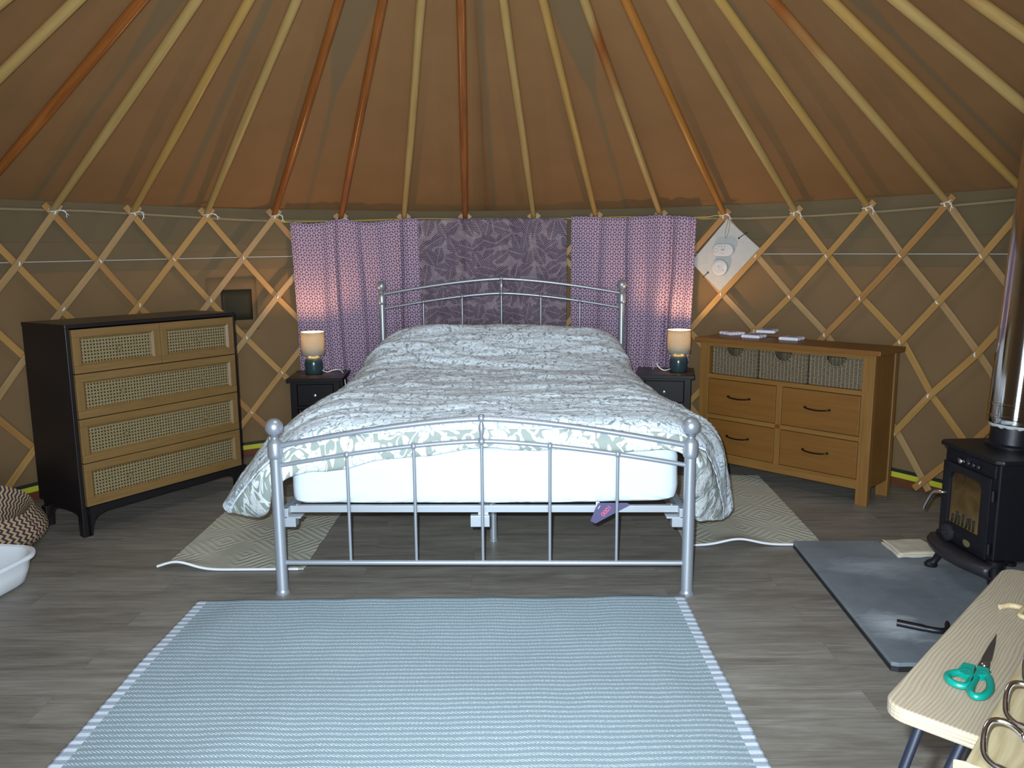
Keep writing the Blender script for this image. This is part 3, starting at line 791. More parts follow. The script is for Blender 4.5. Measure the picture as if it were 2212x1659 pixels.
# ------------------------------------------------------------------ bed
BX, BY, BA = -.117, 2.958, .022
bed = thing('bed_frame', 'silver metal double bed frame with ball finials and arched rails', 'bed', (BX, BY, 0), -BA)
HW, BL = .79, 2.325
def post(x, y, zt, rb, name, foot):
    mb = MB()
    c = zt
    mb.lathe([(.0, .0), (.028, .0), (.029, .008), (.024, .014), (.0225, .02), (.022, zt - .122), (.0275, zt - .116), (.0285, zt - .104), (.0285, zt - .066), (.025, zt - .056),
              (.014, zt - .046), (.0125, zt - .040), (.019, zt - .034), (.0125, zt - rb * .9), (.012, zt - rb * .8)], 28, (x, y, 0))
    o = fin('post', mb, M['silver'], bed)
    mb = MB(); mb.sphere((x, y, zt), rb, 28); fin('ball_finial', mb, M['silver'], o)
for s in (-1, 1):
    post(s * HW, 0, .667, .0345, 'post', 1); post(s * HW, BL, 1.113, .033, 'post', 0)
def arch(z0, zc, y, r, name='rail'):
    pts = [(x, y, z0 + (zc - z0) * (1 - abs(x / HW) ** 1.5)) for x in frange(-HW + .015, HW - .015, 41)]
    # soften the crest
    mb = MB(); mb.tube(pts, r, 12); return fin(name, mb, M['silver'], bed)
def az(z0, zc, x): return z0 + (zc - z0) * (1 - abs(x / HW) ** 1.5)
bars = (-.516, -.259, 0, .259, .516)
for (y, t0, tc, l0, lc, zb, rt) in ((0, .590, .698, .514, .611, .127, .0108), (BL, 1.058, 1.156, .962, 1.062, .50, .0105)):
    arch(t0, tc, y, rt, 'top_rail'); arch(l0, lc, y, rt * .82, 'middle_rail')
    mb = MB(); mb.tube([(-HW + .01, y, zb), (HW - .01, y, zb)], .0105, 12); fin('bottom_rail', mb, M['silver'], bed)
    for x in bars:
        zt = az(l0, lc, x)
        mb = MB(); mb.tube([(x, y, zb), (x, y, zt)], .0061, 10); b_ = fin('spindle', mb, M['silver'], bed)
        mb = MB(); mb.sphere((x, y, zt), .0135, 14); fin('knuckle', mb, M['silver'], b_)
    mb = MB(); mb.lathe([(.006, lc), (.0062, lc + .018), (.009, (lc + tc) / 2 - .015), (.0125, (lc + tc) / 2 + .005), (.0095, (lc + tc) / 2 + .02), (.0062, tc - .016), (.006, tc)], 14, (0, y, 0)); sp = fin('centre_spindle', mb, M['silver'], bed)
    for zz in (tc + .002, lc): mb = MB(); mb.sphere((0, y, zz), .0158, 16); fin('knuckle', mb, M['silver'], sp)
for s in (-1, 1):
    mb = MB(); mb.box((s * .772, BL / 2, .322), (.028, BL - .03, .035)); fin('side_rail', mb, M['silver2'], bed, bevel=.002)
    mb = MB(); mb.box((s * .752, .035, .284), (.045, .045, .036)); mb.box((s * .735, .035, .305), (.055, .055, .006)); fin('corner_bracket', mb, M['silver2'], bed, bevel=.002)
for y in (.062, BL - .05):
    mb = MB(); mb.box((0, y, .3265), (1.53, .022, .027)); fin('cross_rail', mb, M['silver2'], bed, bevel=.0015)
for x in (-.735, .0, .03, .735):
    mb = MB(); mb.lathe([(.0, .340), (.005, .340), (.005, .3445), (0, .346)], 10, (x, .06, 0)); fin('bolt', mb, M['silver'], bed)
mb = MB(); mb.box((0, BL / 2, .318), (.04, BL - .1, .03)); fin('centre_beam', mb, M['silver2'], bed)
mb = MB(); mb.box((-.012, .045, .283), (.075, .03, .045)); fin('centre_bracket', mb, M['silver2'], bed, bevel=.002)
for y in (.59, 1.75):
    mb = MB(); mb.lathe([(.0, 0), (.019, 0), (.019, .008), (.0165, .01), (.0165, .305)], 18, (.013, y, 0)); fin('centre_leg', mb, M['silver'], bed)
for i in range(14):
    mb = MB(); mb.box((0, .26 + i * .148, .330), (1.5, .065, .010)); fin('slat', mb, M['slat'], bed)

# ------------------------------------------------------------------ mattress
mt = thing('mattress', 'bright white sheeted mattress lying in the silver bed frame', 'mattress', (BX, BY, .343), -BA)
mb = MB(); mw, y0, y1, mh = .765, .065, 2.27, .232
def rrect(w, y0, y1, r, n=8):
    pts = []
    for cx, cy, a in ((w - r, y1 - r, 0), (-w + r, y1 - r, pi / 2), (-w + r, y0 + r, pi), (w - r, y0 + r, 1.5 * pi)):
        for i in range(n + 1): pts.append((cx + r * cos(a + pi / 2 * i / n), cy + r * sin(a + pi / 2 * i / n)))
    return pts
rings = []
def dens(pts, m=220):
    L = [0]
    for i in range(len(pts)): L.append(L[-1] + hypot(pts[(i + 1) % len(pts)][0] - pts[i][0], pts[(i + 1) % len(pts)][1] - pts[i][1]))
    out = []; j = 0
    for k in range(m):
        t = L[-1] * k / m
        while L[j + 1] < t: j += 1
        f = (t - L[j]) / (L[j + 1] - L[j] + 1e-9); a, b = pts[j], pts[(j + 1) % len(pts)]
        out.append((a[0] + (b[0] - a[0]) * f, a[1] + (b[1] - a[1]) * f))
    return out
base = dens(rrect(mw, y0, y1, .06), 260)
for z, ins in ((-.001, .035), (.002, .012), (.010, .004), (.03, .001), (.06, 0), (.09, 0), (.12, 0), (.15, 0), (.18, 0), (.205, .006), (.222, .02), (.230, .05), (.232, .12)):
    R_ = []
    for x, y in base:
        kx = (mw - ins) / mw; cy = (y0 + y1) / 2; ky = ((y1 - y0) / 2 - ins) / ((y1 - y0) / 2)
        wv = .004 * noise.noise(Vector((x * 3, y * 3, z * 22 + abs(x) * 6))) * (1 - z / mh)
        lift = .012 * max(0, x / mw) ** 2 * (1 - z / mh) * (1 if y < .4 else .3)
        R_.append(Vector((x * kx + wv, cy + (y - cy) * ky - wv, z + lift)))
    rings.append(R_)
mb.rings(rings); fin('sheeted_body', mb, M['sheet'], mt)
# purple hang label under the foot edge
lab = [(.060, 0), (.172, .0), (.188, -.008), (.178, -.013), (.105, -.056), (.052, -.088), (.032, -.076)]
def lm(x, z, d=0): return Vector((.386 + x, .031 + .05 * (-z) * .2 + d, .012 + z))
mb = MB(); mb.prism([(p[0], p[1]) for p in lab][::-1], .0012, Matrix.Translation((.386, .034, .014)) @ Matrix.Rotation(rad(8), 4, 'X') @ Matrix.Rotation(pi / 2, 4, 'X'))
lb = fin('label', mb, M['tagm'], mt); lb['label'] = 'purple care label hanging from the foot edge, printed 1000 in pink'
LMX = Matrix.Translation((.386, .034, .014)) @ Matrix.Rotation(rad(8), 4, 'X') @ Matrix.Rotation(pi / 2, 4, 'X') @ Matrix.Translation((0, 0, .0016))
def text(body, size, M4, mat, parent, ext=.0003, name='printed_text'):
    cu = bpy.data.curves.new('txt', 'FONT'); cu.body = body; cu.size = size; cu.extrude = ext; cu.align_x = 'CENTER'; cu.align_y = 'CENTER'
    to = bpy.data.objects.new('txt', cu); C.objects.link(to)
    bpy.context.view_layer.update(); dg = bpy.context.evaluated_depsgraph_get()
    me = bpy.data.meshes.new_from_object(to.evaluated_get(dg)); bpy.data.objects.remove(to)
    me.transform(M4); me.materials.clear(); me.materials.append(mat); me.name = name
    o = bpy.data.objects.new(name, me); C.objects.link(o); o.parent = parent; return o
text('1000', .026, LMX @ Matrix.Translation((.092, -.032, 0)) @ Matrix.Rotation(rad(-128), 4, 'Z'), M['pink'], lb)
mb = MB(); mb.prism([(.067, -.012), (.070, -.010), (.062, -.0245), (.0595, -.024)], .0006, LMX); fin('printed_line', mb, M['string'], lb)
mb = MB(); mb.prism([(.052, .004), (.066, .004), (.066, -.012), (.054, -.018)][::-1], .001, LMX @ Matrix.Translation((0, 0, -.003))); fin('label_stub', mb, M['string'], lb)

# ------------------------------------------------------------------ duvet
ST = [  # stations from the front underside to the head; each: 11 points across (x, y, z)
 # tucked underside
 [(-1.02, 3.20, .27), (-.985, 3.12, .32), (-.93, 3.05, .43), (-.80, 3.035, .505), (-.60, 3.03, .535), (-.35, 3.03, .568), (-.117, 3.03, .583), (.12, 3.03, .583), (.38, 3.03, .583), (.62, 3.03, .570), (.70, 3.04, .52), (.725, 3.08, .40), (.76, 3.24, .23)],
 [(-1.03, 3.16, .255), (-.975, 3.06, .31), (-.92, 2.995, .42), (-.80, 2.990, .490), (-.60, 2.985, .520), (-.35, 2.985, .555), (-.117, 2.985, .572), (.12, 2.985, .572), (.38, 2.985, .570), (.60, 2.985, .565), (.69, 3.00, .51), (.715, 3.05, .39), (.77, 3.20, .21)],
 [(-1.12, 3.17, .262), (-1.05, 3.075, .34), (-.96, 3.00, .46), (-.80, 2.980, .565), (-.60, 2.976, .590), (-.35, 2.978, .607), (-.117, 2.978, .614), (.12, 2.978, .612), (.38, 2.978, .608), (.60, 2.980, .595), (.70, 2.995, .54), (.775, 3.10, .42), (.87, 3.33, .17)],
 # seam line / top front edge
 [(-1.185, 3.20, .262), (-1.10, 3.10, .37), (-.97, 3.03, .50), (-.80, 3.00, .612), (-.60, 2.995, .638), (-.35, 2.995, .650), (-.117, 2.995, .656), (.12, 2.995, .655), (.38, 2.995, .650), (.60, 3.00, .635), (.71, 3.05, .59), (.83, 3.22, .44), (.955, 3.46, .13)],
 [(-1.19, 3.28, .28), (-1.11, 3.22, .40), (-.97, 3.17, .54), (-.80, 3.12, .645), (-.60, 3.10, .668), (-.35, 3.09, .675), (-.117, 3.08, .680), (.12, 3.08, .678), (.38, 3.09, .672), (.60, 3.12, .655), (.74, 3.22, .60), (.90, 3.42, .45), (1.00, 3.56, .17)],
 [(-1.165, 3.55, .33), (-1.09, 3.50, .45), (-.96, 3.45, .575), (-.80, 3.40, .655), (-.60, 3.38, .672), (-.35, 3.36, .672), (-.117, 3.35, .672), (.12, 3.35, .672), (.38, 3.36, .672), (.60, 3.40, .66), (.745, 3.50, .61), (.91, 3.62, .49), (1.00, 3.70, .25)],
 [(-1.13, 3.85, .38), (-1.05, 3.82, .48), (-.94, 3.78, .585), (-.79, 3.75, .655), (-.60, 3.74, .668), (-.35, 3.72, .665), (-.117, 3.70, .665), (.12, 3.70, .665), (.38, 3.72, .668), (.58, 3.76, .66), (.72, 3.82, .61), (.86, 3.88, .50), (.93, 3.92, .31)],
 [(-1.04, 4.12, .42), (-.98, 4.12, .51), (-.92, 4.12, .59), (-.78, 4.12, .655), (-.59, 4.12, .675), (-.35, 4.12, .672), (-.117, 4.10, .670), (.12, 4.10, .670), (.38, 4.12, .675), (.56, 4.14, .665), (.68, 4.16, .625), (.77, 4.18, .54), (.80, 4.2, .40)],
 [(-.905, 4.42, .44), (-.90, 4.42, .54), (-.865, 4.42, .63), (-.76, 4.42, .700), (-.58, 4.42, .712), (-.35, 4.42, .700), (-.112, 4.42, .695), (.13, 4.42, .692), (.38, 4.42, .690), (.55, 4.42, .682), (.66, 4.42, .645), (.715, 4.42, .58), (.735, 4.42, .48)],
 [(-.890, 4.68, .46), (-.885, 4.68, .57), (-.845, 4.68, .69), (-.74, 4.68, .782), (-.57, 4.68, .805), (-.34, 4.68, .795), (-.105, 4.68, .785), (.13, 4.68, .780), (.39, 4.68, .778), (.55, 4.68, .765), (.66, 4.68, .715), (.70, 4.68, .62), (.705, 4.68, .52)],
 [(-.87, 4.90, .50), (-.865, 4.90, .60), (-.83, 4.90, .715), (-.72, 4.90, .828), (-.53, 4.90, .875), (-.32, 4.90, .878), (-.10, 4.90, .866), (.13, 4.90, .864), (.38, 4.90, .858), (.53, 4.90, .842), (.64, 4.90, .79), (.695, 4.90, .68), (.70, 4.90, .56)],
 [(-.86, 5.07, .50), (-.855, 5.07, .60), (-.82, 5.07, .70), (-.71, 5.07, .80), (-.53, 5.07, .845), (-.32, 5.07, .850), (-.095, 5.07, .845), (.13, 5.07, .842), (.38, 5.07, .835), (.53, 5.07, .815), (.64, 5.07, .765), (.695, 5.07, .67), (.70, 5.07, .56)],
 [(-.85, 5.19, .50), (-.845, 5.19, .57), (-.81, 5.19, .63), (-.71, 5.19, .69), (-.53, 5.195, .72), (-.32, 5.2, .73), (-.095, 5.2, .73), (.13, 5.2, .73), (.38, 5.2, .72), (.53, 5.195, .70), (.64, 5.19, .67), (.69, 5.19, .61), (.70, 5.19, .55)],
 [(-.85, 5.22, .56), (-.84, 5.22, .57), (-.80, 5.22, .58), (-.71, 5.22, .59), (-.53, 5.225, .60), (-.32, 5.23, .60), (-.095, 5.23, .60), (.13, 5.23, .60), (.38, 5.23, .60), (.53, 5.225, .60), (.64, 5.22, .59), (.69, 5.22, .58), (.70, 5.22, .56)],
]
def duvet():
    ns, nc = len(ST), len(ST[0])
    sub = [8, 8, 10, 10, 18, 22, 22, 22, 20, 18, 14, 8, 4]
    rows = []
    for i in range(ns - 1):
        for j in range(sub[i]): rows.append(i + j / sub[i])
    rows.append(ns - 1.)
    NCX = 240
    P = []
    for t in rows:
        ctl = [cr([ST[i][c] for i in range(ns)], t) for c in range(nc)]
        P.append([Vector(cr(ctl, (nc - 1) * j / NCX)) for j in range(NCX + 1)])
    nr = len(rows)
    # arc-length uv
    UV = [[(0., 0.)] * (NCX + 1) for _ in range(nr)]
    vv = [0.] * (NCX + 1); vcol = [[0.] * (NCX + 1) for _ in range(nr)]
    for i in range(1, nr):
        for j in range(NCX + 1): vcol[i][j] = vcol[i - 1][j] + (P[i][j] - P[i - 1][j]).length
    for i in range(nr):
        u = 0.; us = [0.]
        for j in range(1, NCX + 1): u += (P[i][j] - P[i][j - 1]).length; us.append(u)
        mid = us[NCX // 2]
        for j in range(NCX + 1): UV[i][j] = (us[j] - mid, vcol[i][NCX // 2] * .7 + vcol[i][j] * .3)
    Q = []
    def ridge(v): return 1 - abs(noise.noise(v)) * 2.2
    for i in range(nr):
        r_ = []
        for j in range(NCX + 1):
            a = P[min(i + 1, nr - 1)][j] - P[max(i - 1, 0)][j]; b = P[i][min(j + 1, NCX)] - P[i][max(j - 1, 0)]
            n_ = b.cross(a)
            if n_.length < 1e-9: n_ = Vector((0, 0, 1))
            n_.normalize(); p = P[i][j]; t = rows[i]
            x, y = p.x, p.y
            if t >= 3.2:
                wr = max(0, min(1, (t - 3.3) / 1.2))
                zone = max(0, min(1, (5.0 - y) / .3)) * max(0., min(1., (y - 3.0) / .25))
                warp = .16 * noise.noise(Vector((x * 1.5, y * 1.1, 3.))) + .03 * noise.noise(Vector((x * 5, y * 4, 6.))) + .05 * x * (1 if y > 4.2 else .3)
                yy = y + warp
                w1 = max(0, ridge(Vector((x * .9 + 4, (yy + x * .12) * 5.2, 1.)))) ** 3
                w2 = max(0, ridge(Vector((x * 2.0 + 9, (yy - x * .2) * 10., 5.)))) ** 2.5
                w3 = noise.noise(Vector((x * 4.2, yy * 22., 8.)))
                d = zone * (.016 * w1 * (.5 + .5 * noise.noise(Vector((x * 2, y * 2, 4))) + .3) + .007 * w2 + .0022 * w3)
                d += .009 * noise.noise(Vector((x * 4, y * 5, 2.))) + .003 * noise.noise(Vector((x * 12, y * 13, 6.)))
                if y > 4.75: d += .008 * max(0, ridge(Vector((x * 1.5 + y * 2, y * 6 - x * 2, 11.)))) ** 3
                side = max(0, abs(x + .11) - .80)
                if side > 0: d += min(1, side * 8) * (.010 * noise.noise(Vector((y * 11, p.z * 3, 12))) + .012 * ridge(Vector((y * 5 + x, p.z * 2., 15))) ** 3)
                d *= min(1., (t - 3.2) / .5 + .3)
            else:
                d = .008 * noise.noise(Vector((x * 5, t, 3.))) + .004 * noise.noise(Vector((x * 14, t * 1.3, 7.)))
                if x > .70: d += .010 * ridge(Vector((x * 13, p.z * 9, 2))) + .006 * noise.noise(Vector((x * 20, p.z * 25, 9)))
            # wavy lower hem at the foot
            q = p + n_ * d
            if t < 2.6: q.z += .022 * noise.noise(Vector((x * 3.6, 0, 20))) * (1 - t / 2.6)
            if y > 3.15 and abs(x + .11) < .74: q.z = max(q.z, .602)
            if t < 3 and abs(x + .11) < .78: q.y = max(q.y, 2.972)
            r_.append(q)
        Q.append(r_)
    return Q, UV, rows
DQ, DUV, DR = duvet()
org = Vector((-.11, 3.02, .57))
dv = thing('duvet', 'rumpled white and sage floral duvet covering the double bed', 'duvet', org)
cut = next(i for i, t in enumerate(DR) if t >= 2.75)
mb = MB(); mb.grid([[p - org for p in r] for r in DQ[cut:]], DUV[cut:]); fin('top_cover', mb, M['duvet'], dv, solid=.006)
mb = MB(); mb.grid([[p - org for p in r] for r in DQ[:cut + 1]], DUV[:cut + 1]); o = fin('underside_cover', mb, M['duvet_rev'], dv, solid=.004)
o['label'] = 'sage green underside with white leaves showing at the hem'

# ------------------------------------------------------------------ black rattan chest
CW, CD, CH, CB = .941, .370, 1.009, .136
ch = thing('chest_of_drawers', 'tall black chest with rattan-fronted oak drawers at the left wall', 'chest of drawers', (-2.026, 3.616, 0), 1.0137)
mb = MB()
for x in (.010, CW - .010): mb.box((x, CD / 2, (CH + CB) / 2 - .006), (.020, CD, CH - CB - .014))
mb.box((CW / 2, CD - .006, (CH + CB) / 2), (CW - .03, .010, CH - CB - .03)); mb.box((CW / 2, CD / 2, CB + .012), (CW - .03, CD - .01, .02))
mb.box((CW / 2, .2, .5), (CW - .04, .30, .70))
fin('carcass', mb, M['black'], ch, bevel=.003)
mb = MB(); mb.box((CW / 2, CD / 2, CH - .010), (CW + .004, CD + .004, .020)); fin('top', mb, M['black'], ch, bevel=.004)
mb = MB()
def fpoly(w): return [(0, CB + .004), (0, 0), (.046, 0), (.050, .045), (.062, .075), (.085, .096), (.13, .104), (w / 2, .106), (w - .13, .104), (w - .085, .096), (w - .062, .075), (w - .050, .045), (w - .046, 0), (w, 0), (w, CB + .004)]
Mx = Matrix.Rotation(pi / 2, 4, 'X')
mb.prism(fpoly(CW), .022, Matrix.Translation((0, .022, 0)) @ Mx); fin('skirt', mb, M['black'], ch, bevel=.002)
for x in (.0, CW - .020):
    mb = MB(); mb.prism(fpoly(CD), .020, Matrix.Translation((x + .020, 0, 0)) @ Matrix.Rotation(pi / 2, 4, 'Z') @ Matrix.Rotation(pi / 2, 4, 'X')); fin('side_skirt', mb, M['black'], ch, bevel=.002)
for x in (.003, CW - .046):
    for y in (.003, CD - .046):
        mb = MB(); mb.rings([[Vector((x + a * w + (.043 * (1 - w)) * (0.5), y + b * w + (.043 * (1 - w)) * .5, z)) for a, b in ((0, 0), (.043, 0), (.043, .043), (0, .043))] for z, w in ((0, .96), (.10, 1))], smooth=False)
        fin('leg', mb, M['black'], ch, bevel=.003)
def rattan_drawer(x0, x1, z0, z1, knobs):
    w, h = x1 - x0, z1 - z0; f = .036
    mb = MB()
    mb.box((x0 + w / 2, -.002, z0 + f / 2), (w, .020, f), ax=0); mb.box((x0 + w / 2, -.002, z1 - f / 2), (w, .020, f), ax=0)
    mb.box((x0 + f / 2, -.0015, z0 + h / 2), (f, .019, h - 2 * f), ax=2); mb.box((x1 - f / 2, -.0015, z0 + h / 2), (f, .019, h - 2 * f), ax=2)
    d = fin('drawer', mb, M['oakdr'], ch, bevel=.0015)
    # sloping inner moulding
    mb = MB(); s = .010
    a = [(x0 + f - .001, z0 + f - .001), (x1 - f + .001, z0 + f - .001), (x1 - f + .001, z1 - f + .001), (x0 + f - .001, z1 - f + .001)]
    b = [(x0 + f + s, z0 + f + s), (x1 - f - s, z0 + f + s), (x1 - f - s, z1 - f - s), (x0 + f + s, z1 - f - s)]
    mb.rings([[Vector((p[0], -.011, p[1])) for p in a] , [Vector((p[0], -.001, p[1])) for p in b]], cap=False, smooth=False)
    fin('moulding', mb, M['oakdr'], d)
    mb = MB(); mb.box((x0 + w / 2, .004, z0 + h / 2), (w - 2 * f, .006, h - 2 * f), ax=0); fin('cane_panel', mb, M['rattan'], d)
    for kx in knobs:
        mb = MB(); mb.lathe([(0, 0), (.005, .0), (.005, .010), (.011, .013), (.012, .020), (.009, .024), (.0, .025)], 16, M=Matrix.Translation((x0 + kx * w, .001, z0 + h / 2)) @ Matrix.Rotation(pi / 2, 4, 'X'))
        fin('knob', mb, M['brassknob'], d)
x0, x1 = .023, CW - .023
rattan_drawer(x0, CW / 2 - .0015, .781, .984, (.5,)); rattan_drawer(CW / 2 + .0015, x1, .781, .984, (.5,))
for z0, z1 in ((.569, .777), (.357, .565), (.148, .353)): rattan_drawer(x0, x1, z0, z1, (.25, .76))

# ------------------------------------------------------------------ oak dresser with baskets
DW, DD, DH_ = 1.033, .300, .818
dr = thing('dresser', 'oak dresser with four drawers and a basket shelf at the right wall', 'dresser', (1.129, 4.754, 0), -.8128)
mb = MB(); mb.box((DW / 2, DD / 2 - .01, DH_ - .0125), (DW + .06, DD + .02, .025), ax=0); fin('top', mb, M['oak2'], dr, bevel=.002)
PW = .062
for x in (PW / 2, DW - PW / 2):
    for y in (.02, DD - .02):
        mb = MB(); mb.box((x, y, (DH_ - .025) / 2), (PW, .04, DH_ - .025), ax=2); fin('leg', mb, M['oak2p'], dr, bevel=.002)
for x in (.016, DW - .016):
    mb = MB(); mb.box((x, DD / 2, .44), (.018, DD - .07, .70), ax=2); fin('side_panel', mb, M['oak2'], dr)
mb = MB(); mb.box((DW / 2, DD - .012, .44), (DW - .12, .01, .70), ax=0); fin('back_panel', mb, M['oak2'], dr)
for nm, z, h in (('top_rail', .7815, .023), ('shelf_rail', .592, .026), ('middle_rail', .350, .026), ('bottom_rail', .108, .052)):
    mb = MB(); mb.box((DW / 2, .014, z), (DW - 2 * PW + .004, .024, h), ax=0); fin(nm, mb, M['oak2p'], dr, bevel=.0015)
mb = MB(); mb.box((DW / 2, DD / 2, .598), (DW - .10, DD - .05, .014), ax=0); fin('shelf', mb, M['oak2'], dr)
mb = MB(); mb.box((DW / 2, .014, .357), (.034, .024, .45), ax=2); fin('divider', mb, M['oak2p'], dr, bevel=.0015)
for (z0, z1) in ((.366, .576), (.137, .334)):
    for (a, b) in ((PW + .003, DW / 2 - .020), (DW / 2 + .020, DW - PW - .003)):
        mb = MB(); mb.box(((a + b) / 2, .010, (z0 + z1) / 2), (b - a, .018, z1 - z0), ax=0); mb.box(((a + b) / 2, .13, (z0 + z1) / 2), (b - a - .02, .22, z1 - z0 - .03), ax=0)
        d = fin('drawer', mb, M['oak2'], dr, bevel=.002)
        c = (a + b) / 2 - .01; zc = (z0 + z1) / 2 + .012
        mb = MB()
        pts = [(c - .068, .002, zc), (c - .066, -.012, zc), (c - .045, -.020, zc - .004), (c, -.024, zc - .007), (c + .045, -.020, zc - .004), (c + .066, -.012, zc), (c + .068, .002, zc)]
        mb.tube(smoothpath(pts, 25), [.0065 if (i < 5 or i > 19) else .0045 for i in range(25)], 8)
        fin('pull', mb, M['bronze'], d)
# seagrass baskets
def basket(ix, label):
    w, d, h = .288, .235, .160
    x0 = PW + .012 + ix * .301
    Dm = Matrix.Translation((1.129, 4.754, 0)) @ Matrix.Rotation(-.8128, 4, 'Z')
    p = Dm @ Vector((x0 + w / 2, .022, .6055))
    t = thing('storage_basket', label, 'basket', p, -.8128 + (.0, -.04, .02)[ix], 'seagrass baskets on the dresser shelf')
    hw = w / 2
    notch = [(-hw, 0), (hw, 0), (hw, h), (.055, h), (.050, h - .022), (.030, h - .045), (0, h - .052), (-.030, h - .045), (-.050, h - .022), (-.055, h), (-hw, h)]
    mb = MB(); mb.prism(notch, .010, Matrix.Translation((0, .010, 0)) @ Mx); mb.prism(notch, .010, Matrix.Translation((0, d, 0)) @ Mx)
    for s in (-1, 1): mb.prism([(0, 0), (d, 0), (d, h), (0, h)], .010, Matrix.Translation((s * (hw - .005) - .005, 0, 0)) @ Matrix.Rotation(pi / 2, 4, 'Z') @ Mx)
    mb.box((0, d / 2, .004), (w - .01, d - .01, .008)); fin('woven_body', mb, M['wicker'], t, bevel=.004)
    mb = MB()
    rim = [(-hw, -.0, h), (-.055, -.0, h), (-.050, 0, h - .022), (-.030, 0, h - .045), (0, 0, h - .052), (.030, 0, h - .045), (.050, 0, h - .022), (.055, 0, h), (hw, 0, h)]
    mb.tube([(x, y + .003, z) for x, y, z in rim], .0055, 8); mb.tube([(hw - .004, .0, h), (hw - .004, d, h)], .0055, 8); mb.tube([(-hw + .004, .0, h), (-hw + .004, d, h)], .0055, 8)
    mb.tube([(-hw + .003, .003, .004), (-hw + .003, .003, h)], .005, 8); mb.tube([(hw - .003, .003, .004), (hw - .003, .003, h)], .005, 8)
    fin('rim', mb, M['wicker'], t)
basket(0, 'seagrass basket in the left third of the dresser shelf, nearest the right bedside table')
basket(1, 'seagrass basket in the middle of the dresser shelf')
basket(2, 'seagrass basket in the right third of the dresser shelf, nearest the flue')
# fluffy coasters on the dresser
def coaster(x, y, rz, art, label, dz=0, tilt=0):
    t = thing('coaster', label, 'coaster', (x, y, .8185 + dz), rz, 'fluffy coasters on the dresser'); t.rotation_euler = (tilt, 0, rz)
    mb = MB(); n = 64; rings = []
    for k, z in ((.93, 0.0005), (1.02, .005), (1.02, .013), (.94, .0185), (.80, .0190)):
        rings.append([Vector((.056 * k * max(-.82, min(.82, 1.12 * cos(2 * pi * i / n))) / .82 * (1 + .03 * sin(i * 5.1)), .056 * k * max(-.82, min(.82, 1.12 * sin(2 * pi * i / n))) / .82 * (1 + .03 * cos(i * 4.3)), z)) for i in range(n)])
    mb.rings(rings); fin('pile_edge', mb, M['coaster'], t)
    mb = MB(); mb.lathe([(.0, .0188), (.027, .0188), (.027, .0200), (.0, .0202)], 24); mb.box((.008, .010, .0200), (.040, .010, .0012)); mb.box((-.010, -.010, .0200), (.028, .016, .0012)); fin('picture', mb, M[art], t)
coaster(1.352, 4.880, .35, 'cred', 'white fluffy coaster with a reddish picture, leftmost on the dresser')
coaster(1.428, 4.690, -.75, 'cblue', 'white fluffy coaster with a blue picture, second from the left and nearest the front edge')
coaster(1.540, 4.800, -.55, 'cblue', 'white fluffy coaster with a blue picture, resting on the corner of the front blue coaster', .019, .03)
coaster(1.600, 4.545, -.75, 'cgreen', 'white fluffy coaster with a green picture, rightmost on the dresser')

# ------------------------------------------------------------------ bedside tables and lamps
def bedside(x, y, rz, W, D, H, label, legs=None):
    t = thing('bedside_table', label, 'bedside table', (x, y, 0), rz, 'black bedside tables beside the bed')
    mb = MB(); mb.box((W / 2, D / 2, H - .011), (W, D, .022)); fin('top', mb, M['blackns'], t, bevel=.002)
    o = .020; lw = .040
    for a in (o + lw / 2, W - o - lw / 2):
        for b in (o + lw / 2, D - o - lw / 2):
            mb = MB(); mb.box((a, b, (H - .022) / 2), (lw, lw, H - .022)); fin('leg', mb, M['blackns'], t, bevel=.002)
    mb = MB(); zb = H - .19
    mb.box((W / 2, D - o - .01, (H - .022 + zb) / 2), (W - 2 * o - lw, .012, H - .022 - zb)); 
    for a in (o + .010, W - o - .010): mb.box((a, D / 2, (H - .022 + zb) / 2), (.012, D - 2 * o - lw, H - .022 - zb))
    mb.box((W / 2, o + .012, zb + .009), (W - 2 * o - lw, .020, .018)); mb.box((W / 2, o + .012, H - .030), (W - 2 * o - lw, .020, .016))
    fin('apron', mb, M['blackns'], t, bevel=.001)
    mb = MB(); mb.box((W / 2, o + .012, (zb + .018 + H - .038) / 2), (W - 2 * o - 2 * lw - .004, .018, H - .038 - zb - .022)); d = fin('drawer', mb, M['blackns'], t, bevel=.002)
    mb = MB(); mb.lathe([(0, 0), (.004, 0), (.004, .008), (.0085, .012), (.008, .018), (0, .020)], 14, M=Matrix.Translation((W / 2, o + .003, (zb + H) / 2 - .01)) @ Mx); fin('knob', mb, M['silver'], d)
    return t
bedside(-1.371, 4.783, .0713, .340, .375, .576, 'black-brown bedside table left of the bed, under the left lamp')
bedside(.758, 4.873, -.2059, .359, .355, .576, 'black-brown bedside table between the bed and the oak dresser')
